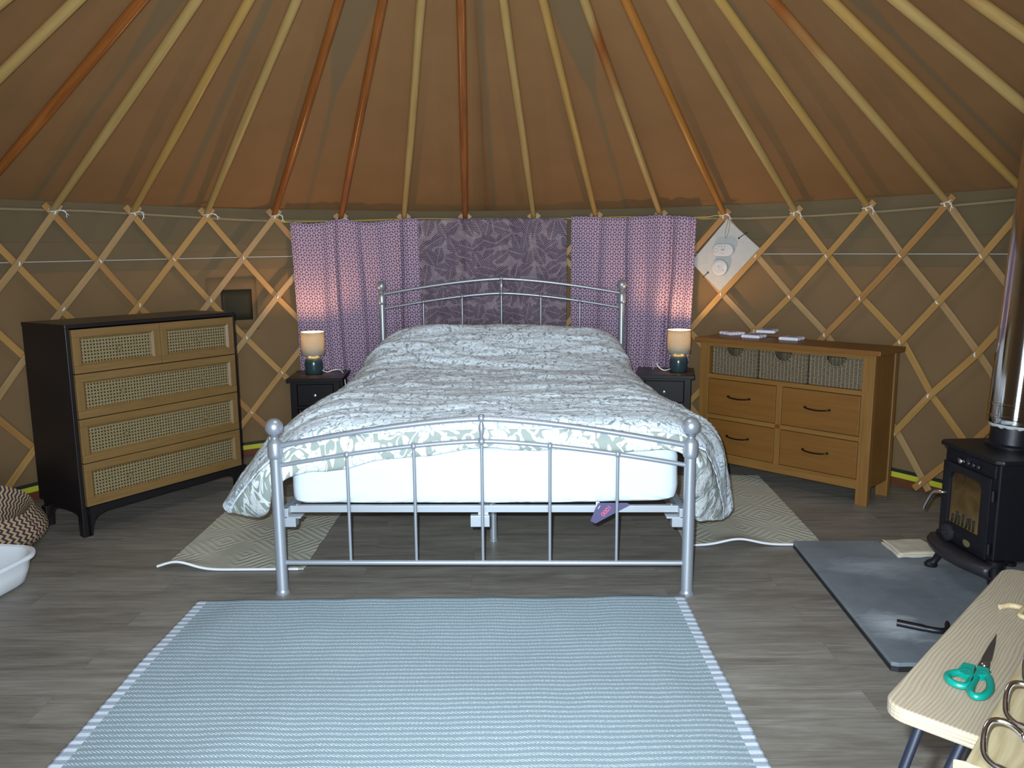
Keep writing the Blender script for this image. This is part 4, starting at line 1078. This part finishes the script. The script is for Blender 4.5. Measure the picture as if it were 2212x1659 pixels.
def lamp(x, y, z, label, cable, cl):
    t = thing('table_lamp', label, 'lamp', (x, y, z), 0, 'lit bedside lamps'); t.scale = (1.12,) * 3
    mb = MB(); mb.lathe([(0, 0), (.044, 0), (.047, .004), (.0505, .03), (.0515, .055), (.048, .078), (.038, .093), (.028, .099), (.0, .100)], 36); fin('base', mb, M['lampbase'], t)
    mb = MB(); mb.lathe([(.012, .098), (.012, .118), (.018, .120), (.018, .145), (.0, .146)], 16); fin('bulb_holder', mb, M['brassknob'], t)
    mb = MB(); mb.sphere((0, 0, .170), .020, 16); fin('bulb', mb, M['bulb'], t)
    mb = MB(); P = []
    for i in range(49):
        a = 2 * pi * i / 48; P.append([Vector(((.0655 - .0015 * j / 4) * cos(a), (.0655 - .0015 * j / 4) * sin(a), .107 + .127 * j / 4)) for j in range(5)])
    mb.grid(P); sh = fin('lamp_shade', mb, M['shade'], t, solid=.001)
    for zz, rr in ((.107, .0655), (.234, .064)):
        mb = MB(); mb.tube([(rr * cos(2 * pi * i / 40), rr * sin(2 * pi * i / 40), zz) for i in range(41)], .0013, 6, cap=False); fin('shade_rim', mb, M['shade'], sh)
    mb = MB(); mb.tube(smoothpath(cable, 40), .0028, 8); c = fin('power_cable', mb, M['string'], t); c['label'] = cl
    L = bpy.data.lights.new('lamp_bulb', 'POINT'); L.energy = LAMP_W; L.color = (1, .58, .26); L.shadow_soft_size = .022
    lo = bpy.data.objects.new('lamp_bulb', L); C.objects.link(lo); lo.location = (x, y, z + .228)
LAMP_W = 8.5
lamp(-1.258, 5.031, .576, 'lit teal ceramic lamp with beige drum shade on the left bedside table',
     [(.045, .0, .018), (.07, .015, .004), (.10, .03, .012), (.14, .03, .014), (.17, -.01, -.01), (.185, -.04, -.08), (.19, -.04, -.14)], 'white cable trailing towards the bed')
lamp(1.052, 5.002, .576, 'lit teal ceramic lamp with beige drum shade on the right bedside table',
     [(-.045, .0, .014), (-.08, -.0, .006), (-.105, .02, .02), (-.12, .05, .04), (-.125, .10, .0), (-.12, .20, -.1)], 'white cable curling up behind the lamp')
# ------------------------------------------------------------------ rugs
def rug(name, label, x0, x1, y0, y1, th, mat, wave, skew=0, nx=120, ny=90, edge=0, rz=0):
    org = Vector(((x0 + x1) / 2, (y0 + y1) / 2, 0)); t = None
    mb = MB(); P = []; UV = []
    for i in range(nx + 1):
        u = i / nx; rr = []; uu = []
        for j in range(ny + 1):
            v = j / ny; x = x0 + (x1 - x0) * u; y = y0 + (y1 - y0) * v
            ex = edge * (noise.noise(Vector((y * 9, 3, 1))) * (1 if i in (0, nx) else 0)) ; ey = edge * noise.noise(Vector((x * 9, 5, 1))) * (1 if j in (0, ny) else 0)
            X = x - org.x; Y = y - org.y; c, s = cos(rz), sin(rz)
            rr.append(Vector((X * c - Y * s + ex + skew * v, X * s + Y * c + ey, th + wave(x, y)))); uu.append((X, Y))
        P.append(rr); UV.append(uu)
    mb.grid(P, UV)
    return mb, org
def w_blue(x, y): return max(0, .004 + .006 * noise.noise(Vector((x * 2.2 + y * 1.2, y * 1.8 - x, 0))) + .005 * noise.noise(Vector((x * 6 + 3, y * 3, 2))) * math.exp(-((x + .9) / .5) ** 2) + .003 * noise.noise(Vector((x * 9, y * 4, 7))))
mb, org = rug('rug', '', -1.213, .657, 1.12, 2.905, .004, None, w_blue, edge=.004, nx=200, ny=140)
tag(fin('rug', mb, M['bluerug'], loc=org, shift=False, solid=.0035), 'large pale blue striped woven rug in front of the bed', 'rug')
def edge_lift(cx, cy, rx, ry, h): return lambda x, y: h * math.exp(-((x - cx) / rx) ** 2 - ((y - cy) / ry) ** 2)
l1 = edge_lift(-1.42, 3.20, .09, .07, .035)
mb, org = rug('rug', '', -1.492, -.885, 3.205, 4.25, .005, None, lambda x, y: l1(x, y) + .0015 + .0015 * noise.noise(Vector((x * 9, y * 9, 0))), edge=.006)
rg = thing('bedside_rug', 'beige diamond-relief rug on the floor left of the bed', 'rug', org, 0, 'beige rugs either side of the bed')
fin('weave', mb, M['beigerug'], rg, solid=.004)
def hem(parent, org, x0, x1, y, lift):
    mb = MB(); mb.tube([(x - org.x, y - org.y, .007 + lift(x, y)) for x in frange(x0, x1, 60)], .0055, 8); fin('hem', mb, M['hem'], parent)['label'] = 'white bound edge'
hem(rg, org, -1.50, -.905, 3.203, l1)
l2 = edge_lift(1.02, 3.44, .10, .08, .028)
mb, org = rug('rug', '', .778, 1.405, 3.452, 4.62, .005, None, lambda x, y: l2(x, y) + .0015 + .0015 * noise.noise(Vector((x * 9, y * 9, 0))), skew=.06, edge=.006)
rg = thing('bedside_rug', 'beige diamond-relief rug between the bed and the dresser, tucked under the slate', 'rug', org, 0, 'beige rugs either side of the bed')
fin('weave', mb, M['beigerug'], rg, solid=.004)
hem(rg, org, .782, 1.40, 3.450, l2)

# ------------------------------------------------------------------ hearth, stove, flue
hs = thing('hearth_slab', 'blue-grey slate slab on the floor under the stove', 'hearth', (1.19, 2.34, 0))
mb = MB(); out = [(.0, .008), (.02, .0), (.5, .006), (1.0, .0), (1.16, .0), (1.16, 1.09), (.068, 1.09)]
mb.prism(out, .0135); fin('slate', mb, M['slate'], hs, bevel=.002, shift=False).location = (0, 0, .018)
mb = MB(); mb.prism([(x * .998 + .001, y * .998 + .001) for x, y in out], .018); fin('underside_edge', mb, M['slateedge'], hs)
SZ = .0315
SA = -1.516
sv = thing('wood_stove', 'black cast iron wood-burning stove with arched glass door', 'stove', (1.735, 3.104, SZ), SA)
SW, SD, ST_, SB = .322, .335, .525, .150
mb = MB()
mb.prism([(0, 0), (SW, 0), (SW, SD - .06), (SW - .05, SD), (.05, SD), (0, SD - .06)], ST_ - SB - .004, Matrix.Translation((0, 0, SB)))
fin('firebox', mb, M['iron'], sv, bevel=.006)
mb = MB(); o = .026
mb.prism([(-o + .022, -o), (SW + o - .022, -o), (SW + o, -o + .022), (SW + o, SD - .04), (SW - .03, SD + o), (.03, SD + o), (-o, SD - .04), (-o, -o + .022)], .018, Matrix.Translation((0, 0, ST_ - .006)))
fin('top_plate', mb, M['iron'], sv, bevel=.006, seg=3)
mb = MB(); mb.box((SW / 2, -.004, ST_ - .038), (SW - .02, .012, .052)); fin('front_panel', mb, M['iron'], sv, bevel=.004)
mb = MB()
for i in range(5): mb.sphere((.10 + i * .030, -.014, ST_ - .042), .0085, 10, (1, .7, 1))
fin('air_slider', mb, M['ironm'], sv)
mb = MB(); mb.sphere((.125, -.020, ST_ - .042), .011, 12); fin('slider_knob', mb, M['chrome'], sv)
# door: frame with arched opening
def archpoly(x0, x1, z0, z1, ch, n=6):
    p = [(x0, z0), (x1, z0), (x1, z1 - ch)]
    for i in range(1, n): a = pi / 2 * i / n; p.append((x1 - ch * 1.15 * (1 - cos(a)), z1 - ch + ch * sin(a)))
    p.append((x1 - ch * 1.15, z1)); p.append((x0 + ch * 1.15, z1))
    for i in range(n - 1, 0, -1): a = pi / 2 * i / n; p.append((x0 + ch * 1.15 * (1 - cos(a)), z1 - ch + ch * sin(a)))
    p.append((x0, z1 - ch)); return p
dx0, dx1, dz0, dz1 = .016, SW - .016, SB + .004, ST_ - .062
ax0, ax1, az0, az1 = .060, .252, .225, .432
outer = archpoly(dx0, dx1, dz0, dz1, .004, 6); inner = archpoly(ax0, ax1, az0, az1, .032, 6)
door = None
mb = MB()
mb.rings([[Vector((x, 0, z)) for x, z in outer], [Vector((x, -.020, z)) for x, z in outer], [Vector((x, -.024, z)) for x, z in archpoly(ax0 - .022, ax1 + .022, az0 - .022, az1 + .022, .038)],
          [Vector((x, -.018, z)) for x, z in inner], [Vector((x, -.004, z)) for x, z in inner]], cap=False, smooth=False)
door = fin('door', mb, M['iron'], sv, bevel=.002)
mb = MB(); mb.prism(inner, .003, Matrix.Translation((0, -.004, 0)) @ Mx); gp = fin('glass', mb, M['soot'], door); gp['label'] = 'sooty amber window'
mb = MB()
for i in range(7): mb.tube([(ax0 + .02 + i * .022, -.008, az0 + .004), (ax0 + .024 + i * .022 + .006 * sin(i * 2), -.009, az0 + .035 + .018 * abs(sin(i * 1.7)))], .005, 6)
fin('ember_guard', mb, M['log'], door)
mb = MB(); mb.tube(smoothpath([(.045, -.020, .335), (.040, -.034, .336), (.022, -.045, .334), (.004, -.052, .318), (-.014, -.062, .275), (-.022, -.066, .250)], 22), .0065, 10); fin('handle', mb, M['chrome'], door)['label'] = 'bent chrome handle'
mb = MB(); mb.lathe([(0, 0), (.034, 0), (.034, .012), (.026, .016), (.008, .018), (.008, .026), (0, .028)], 24, M=Matrix.Translation((.085, -.020, .185)) @ Mx)
for i in range(4): mb.box((0, 0, 0), (.004, .004, .045), Matrix.Translation((.085, -.037, .185)) @ Matrix.Rotation(pi * i / 4, 4, 'Y'))
fin('air_wheel', mb, M['ironm'], door)
mb = MB(); mb.lathe([(0, 0), (.021, 0), (.021, .003), (0, .004)], 20, M=Matrix.Translation((.200, -.020, .182)) @ Matrix.Scale(.7, 4, (0, 0, 1)) @ Mx); fin('badge', mb, M['brassknob'], door)
for z in (.20, .40):
    mb = MB(); mb.tube([(dx1 + .006, -.012, z - .02), (dx1 + .006, -.012, z + .02)], .007, 10); fin('hinge', mb, M['iron'], door)
# curved ash lip
mb = MB(); P = []
for i in range(25):
    u = i / 24; x = -.028 + (SW + .056) * u; b = sin(pi * u) ** .7
    P.append([Vector((x, y, z)) for y, z in ((.02, .142), (-.012 - .032 * b, .140), (-.022 - .048 * b, .138), (-.030 - .054 * b, .128), (-.027 - .052 * b, .112), (-.012 - .022 * b, .098), (.02, .094))])
mb.grid(P); fin('ash_lip', mb, M['ironm'], sv, solid=.006)
for (x, y, sx, sy) in ((.004, .015, -1, -1), (SW - .004, .015, 1, -1), (.02, SD - .05, -1, 1), (SW - .02, SD - .05, 1, 1)):
    mb = MB(); mb.tube([(x, y, .16), (x, y, .10), (x + sx * .012, y + sy * .010, .055), (x + sx * .022, y + sy * .018, .028), (x + sx * .030, y + sy * .026, .012)], [.032, .026, .015, .013, .020], 10)
    mb.lathe([(0, 0), (.024, 0), (.026, .010), (.018, .020), (0, .022)], 12, (x + sx * .032, y + sy * .028, 0)); fin('leg', mb, M['iron'], sv)
# flue
FX, FY, FT = 1.925, 3.005, .046
fl = thing('flue_pipe', 'tall shiny stainless steel flue rising from the stove at the right edge', 'flue', (FX, FY, SZ + ST_ + .012))
fl.rotation_euler = (0, math.atan(FT), 0)
mb = MB(); mb.lathe([(.0, -.012), (.088, -.012), (.090, .004), (.078, .012), (.076, .080), (.0, .082)], 32); fin('collar', mb, M['iron'], fl)
mb = MB(); mb.tube([(.078 * cos(2 * pi * i / 40), .078 * sin(2 * pi * i / 40), .082 + .003 * sin(i * 2.4)) for i in range(41)], .009, 8, cap=False); fin('seal_rope', mb, M['sealrope'], fl)
mb = MB(); mb.lathe([(.080, .088), (.094, .088), (.096, .094), (.096, .112), (.0985, .114), (.0985, .120), (.096, .122), (.096, .158), (.0985, .160), (.0985, .166), (.096, .168), (.096, .19), (.096, .8), (.096, 1.60)], 48, cap=False); fin('pipe', mb, M['flue'], fl)
# kindling paper, poker
cl = thing('folded_paper', 'folded cream paper or cloth lying on the slate beside the stove leg', 'folded cloth', (1.634, 3.205, SZ), .05)
mb = MB()
pc = [(.0, .0), (.20, -.004), (.27, .10), (.25, .185), (.03, .180), (.0, .10)]
for k, (dx, dy, z) in enumerate(((0, .012, 0), (-.006, .0, .008), (.003, .004, .016))):
    P = []
    for i in range(15):
        r_ = []
        for j in range(9):
            u, v = i / 14, j / 8; x = -.005 + .20 * u + .05 * v * (.5 - u) * .5 + dx; y = .185 * v + dy
            r_.append(Vector((x, y, .005 + z + .004 * noise.noise(Vector((x * 18, y * 18, k)))))) 
        P.append(r_)
    mb.grid(P)
fin('folds', mb, M['cloth'], cl, solid=.0045)
pk = MB(); a = Vector((1.325, 2.596, SZ + .011)); org = a.copy()
pts = [a, Vector((1.389, 2.560, SZ + .010)), Vector((1.435, 2.536, SZ + .010)), Vector((1.465, 2.538, SZ + .010)), Vector((1.478, 2.556, SZ + .014)), Vector((1.487, 2.575, SZ + .022))]
pk.tube([Vector(p) - org for p in smoothpath([tuple(p) for p in pts], 24)], [.0125] * 6 + [.0105] * 8 + [.0085] * 8 + [.006] * 2, 10)
tag(fin('stove_tool', pk, M['iron'], loc=org, shift=False), 'short black stove operating tool lying on the slate', 'stove tool')

# ------------------------------------------------------------------ ash-topped table in the near right corner
TZ = .73
e1 = Vector((.695, .719, 0)).normalized(); ta = atan2(e1.y, e1.x)
tb = thing('side_table', 'pale ash table with rounded corners and black hairpin legs, near right corner', 'table', (.4755, .958, 0), ta)
TL, TW = .625, .46   # along e1, along -perp
mb = MB()
def rpoly(x0, x1, y0, y1, r, n=7):
    out = []
    for cx, cy, a in ((x1 - r, y1 - r, 0), (x0 + r, y1 - r, pi / 2), (x0 + r, y0 + r, pi), (x1 - r, y0 + r, 1.5 * pi)):
        for i in range(n + 1): out.append((cx + r * cos(a + pi / 2 * i / n), cy + r * sin(a + pi / 2 * i / n)))
    return out
mb.prism(rpoly(0, TL, -TW, 0, .030), .020, Matrix.Translation((0, 0, TZ - .020))); fin('tabletop', mb, M['ptable'], tb, bevel=.0035, seg=3)
for (cx, cy, sx, sy) in ((0., 0., -1, 1), (0., -TW, -1, -1), (TL, 0., 1, 1), (TL, -TW, 1, -1)):
    mb = MB(); r_ = .0065
    fx, fy = cx + sx * .10, cy + sy * .10; r_ = .0062
    pts = [(cx - sx * .022, cy - sy * .043, TZ - .024), (fx - sx * .002, fy - sy * .010, .05), (fx, fy - sy * .006, .008), (fx + sx * .004, fy - sy * .018, .0075), (fx + sx * .002, fy - sy * .024, .05), (cx - sx * .026, cy - sy * .092, TZ - .024)]
    mb.tube([pts[0], pts[1], pts[2], pts[3], pts[4], pts[5]], r_, 10)
    mb.box((cx - sx * .06, cy - .075 * sy, TZ - .0225), (.09, .11, .004)); fin('leg', mb, M['navy'], tb)
# scissors
sc = thing('scissors', 'closed scissors with teal handles lying on the ash table', 'scissors', (.640, 1.020, TZ + .0005))
def W(x, y): return Vector((x - .640, y - 1.020, 0))
tip = W(.728, 1.129); piv = W(.655, 1.036)
dirv = (tip - piv).normalized(); nrm = Vector((-dirv.y, dirv.x, 0))
def blade(sgn, z, name, tail):
    L = (tip - piv).length
    b = piv - dirv * .012; poly = [b + nrm * sgn * -.0075, b + nrm * sgn * .003 , piv + dirv * L * .2 + nrm * sgn * .0062, piv + dirv * L * .65 + nrm * sgn * .0035, tip, piv + dirv * L * .5 - nrm * sgn * .002]
    mb = MB(); mb.prism([(p.x, p.y) for p in poly], .0014, Matrix.Translation((0, 0, z)))
    mb.prism([(p.x, p.y) for p in (b - nrm * .007, b + nrm * .007, tail + nrm * .006, tail - nrm * .006)], .0014, Matrix.Translation((0, 0, z)))
    return mb
h1 = W(.634, 1.027); h2 = W(.647, 1.020)
def loop(c0, pts, name, parent):
    mb = MB(); ps = [W(*p) for p in pts] ; ps.append(ps[0])
    pa = smoothpath([(p.x, p.y, .0055) for p in ps], 40); mb.tube(pa, .0050, 10, cap=False)
    return mb
for sgn, z, tail, pts, body in ((1, .0042, W(.630, 1.028), [(.6128, 1.0181), (.6001, 1.0158), (.5899, 1.0098), (.5854, .999), (.5871, .9896), (.5931, .9837), (.601, .9836), (.6111, .9916), (.6204, 1.0058), (.623, 1.0204)], [(.6271, 1.0379), (.6388, 1.0302), (.6196, 1.0023), (.6120, 1.003), (.6056, 1.0167)]),
                               (-1, .0058, W(.648, 1.020), [(.6327, 1.0129), (.6155, .9939), (.6013, .9755), (.5961, .9621), (.6001, .9565), (.611, .9597), (.6254, .9729), (.6362, .9901), (.6422, 1.0055), (.6402, 1.0128)], [(.6406, 1.0289), (.6515, 1.0212), (.6444, 1.0051), (.6322, 1.0036), (.6240, 1.004)])):
    mb = blade(sgn, z, 'blade', tail); bl = fin('blade', mb, M['blade'], sc)
    mb = loop(0, pts, 'handle', bl); mb.prism([(W(*p).x, W(*p).y) for p in body], .0085, Matrix.Translation((0, 0, .0015)))
    fin('handle', mb, M['teal'], bl, bevel=.002)
mb = MB(); mb.lathe([(0, .003), (.0042, .003), (.0042, .0082), (.003, .0092), (0, .0094)], 14, (piv.x, piv.y, 0)); fin('rivet', mb, M['chrome'], sc)
# hook board lying across the table corner
hb = thing('hook_board', 'pine board with chrome coat hooks lying across the ash table', 'coat rack', (.494, .800, TZ), atan2(.215, .196))
mb = MB(); mb.prism([(0, .012), (.004, 0), (.55, -.0), (.55, -.145), (.004, -.145), (0, -.133)][::-1], .021, Matrix.Translation((0, 0, .0005))); fin('board', mb, M['phook'], hb, bevel=.0025, seg=3)
Hinv = (Matrix.Translation((.494, .800, TZ)) @ Matrix.Rotation(atan2(.215, .196), 4, 'Z')).inverted()
def hook(dx, dy, label=None):
    D = Vector((dx, dy, 0))
    def q(x, y, z): return tuple(Hinv @ (Vector((x, y, TZ + .0215 + z)) + D))
    mb = MB()
    pts = [q(.5565, .800, .030), q(.553, .812, .034), q(.544, .821, .036), q(.532, .822, .034), q(.521, .813, .026), q(.514, .800, .012), q(.516, .790, .006), q(.524, .780, .004), q(.533, .770, .003), q(.541, .761, .002)]
    pa = smoothpath(pts, 46); mb.tube(pa, [.0034 if i < 26 else .0034 + .0016 * min(1, (i - 26) / 14) for i in range(46)], 12); mb.sphere(pts[0], .0046, 12)
    h = fin('hook', mb, M['chrome'], hb)
    mb = MB(); b = Vector(q(.5415, .7615, 0)); mb.lathe([(0, 0), (.009, 0), (.0085, .003), (.005, .006), (0, .0065)], 18, b); fin('screw_plate', mb, M['chrome'], h)
hook(0, 0); hook(.072, .078); hook(.144, .156)
# end of a natural cord on the table
mb = MB(); org = Vector((.812, 1.196, TZ)); pts = [(-.020, .030, .004), (.0, .034, .0045), (.012, .022, .0045), (.0, .008, .0045), (-.008, -.004, .0045), (.004, -.016, .0045), (.024, -.020, .0045), (.06, -.02, .0045), (.10, .0, .0045)]
mb.tube(smoothpath(pts, 40), .0042, 8); tag(fin('cord', mb, M['rope'], loc=org, shift=False), 'short end of cream cord curled on the ash table at the right edge', 'cord')

# ------------------------------------------------------------------ left: belly basket and tub
pb = thing('belly_basket', 'straw and purple zigzag woven belly basket slumped on the floor, left edge', 'basket', (-2.42, 3.46, 0), 0)
def bell(prof, n=96, dent=True):
    rings = []
    for k, (r, z) in enumerate(prof):
        R_ = []
        for i in range(n):
            a = 2 * pi * i / n; dr = 0; dz = 0
            if dent:
                s = max(0, cos(a + .45)) ; dz = (-.24 * r * cos(a) - .05 * s * s) * (z / .30) ** 1.5
                dr = .02 * sin(2 * a + 1) * z / .3
            R_.append(Vector(((r + dr) * cos(a), (r + dr) * sin(a), (z + dz) * .86)))
        rings.append(R_)
    return rings
PR = [(.15, .0), (.20, .004), (.24, .03), (.266, .07), (.275, .11), (.270, .15), (.255, .19), (.235, .225), (.218, .26), (.212, .285), (.205, .292), (.198, .284), (.190, .25), (.175, .20), (.165, .15), (.155, .10), (.10, .06), (.01, .055)]
mb = MB(); mb.rings(bell([(0.01, .002)] + PR)); o = fin('woven_body', mb, M['zig'], pb)
for a0 in (3.3,):
    mb = MB(); h = []
    for i in range(15):
        f = i / 14; a = a0 + (f - .5) * .7; h.append((.20 * cos(a) * (1 - .1 * sin(pi * f)), .20 * sin(a) * (1 - .1 * sin(pi * f)), .235 - .05 * sin(pi * f) + (.04 if a0 > 1 else -.01)))
    mb.tube(h, .009, 8); fin('handle', mb, M['zig'], pb)
tub = thing('plastic_tub', 'white plastic washing-up tub on the floor at the left edge', 'tub', (-2.165, 3.0, 0), -.14)
mb = MB(); rings = []
def rr2(hx, hy, r, z, n=8):
    return [Vector((x, y, z)) for x, y in rpoly(-hx, hx, -hy, hy, r, n)]
for hx, hy, r, z in ((.10, .07, .05, .0), (.165, .135, .09, .003), (.185, .155, .10, .02), (.200, .170, .11, .07), (.206, .176, .115, .110), (.208, .178, .115, .114), (.220, .190, .12, .116), (.223, .193, .122, .124), (.221, .191, .12, .132), (.213, .183, .12, .135),
                     (.202, .172, .115, .130), (.199, .169, .11, .110), (.188, .158, .10, .04), (.17, .14, .09, .012), (.05, .04, .02, .008)):
    rings.append(rr2(hx, hy, r, z))
mb.rings(rings); fin('bowl', mb, M['plasticw'], tub)

# ------------------------------------------------------------------ light and camera
w = bpy.data.worlds.new('sky'); bpy.context.scene.world = w; w.use_nodes = True
wn = w.node_tree.nodes; bg = wn['Background']; bg.inputs[0].default_value = (.62, .78, 1, 1); bg.inputs[1].default_value = SKY
def area(name, loc, rot_, sx, sy, e, col, spread=pi):
    L = bpy.data.lights.new(name, 'AREA'); L.shape = 'RECTANGLE'; L.size = sx; L.size_y = sy; L.energy = e; L.color = col; L.spread = spread
    o = bpy.data.objects.new(name, L); C.objects.link(o); o.location = loc; o.rotation_euler = rot_; return o
# daylight entering by the open doorway behind the photographer, and by the clear crown
area('doorway_daylight', (.0, -.28, .95), (rad(90), 0, 0), 1.0, 1.5, DOOR_W, (.80, .90, 1.))
area('crown_daylight', (YC.x, YC.y, 3.02), (0, 0, 0), .8, .8, CROWN_W, (.86, .93, 1.))
# camera flash beside the lens
L = bpy.data.lights.new('camera_flash', 'SPOT'); L.energy = FLASH_W; L.color = (.80, .93, 1.); L.spot_size = rad(112); L.spot_blend = 1.; L.shadow_soft_size = .012
o = bpy.data.objects.new('camera_flash', L); C.objects.link(o); o.location = (-.045, .02, 1.36); o.rotation_euler = (rad(90 - 9.1), 0, rad(1))
cam = bpy.data.cameras.new('camera'); co_ = bpy.data.objects.new('camera', cam); C.objects.link(co_)
cam.sensor_fit = 'HORIZONTAL'; cam.sensor_width = 36; cam.lens = 36 * 1725.766 / 2212; cam.clip_start = .02
co_.matrix_world = Matrix.Translation((0, 0, 1.304)) @ Matrix.Rotation(pi / 2 - .1590, 4, 'X') @ Matrix.Rotation(-.0070, 4, 'Z')
sc_ = bpy.context.scene; sc_.camera = co_
sc_.view_settings.view_transform = 'Standard'; sc_.view_settings.look = 'None'; sc_.view_settings.gamma = 1; sc_.view_settings.exposure = EXPO
sc_.view_settings.use_curve_mapping = False
try: sc_.cycles.use_denoising = True
except Exception: pass
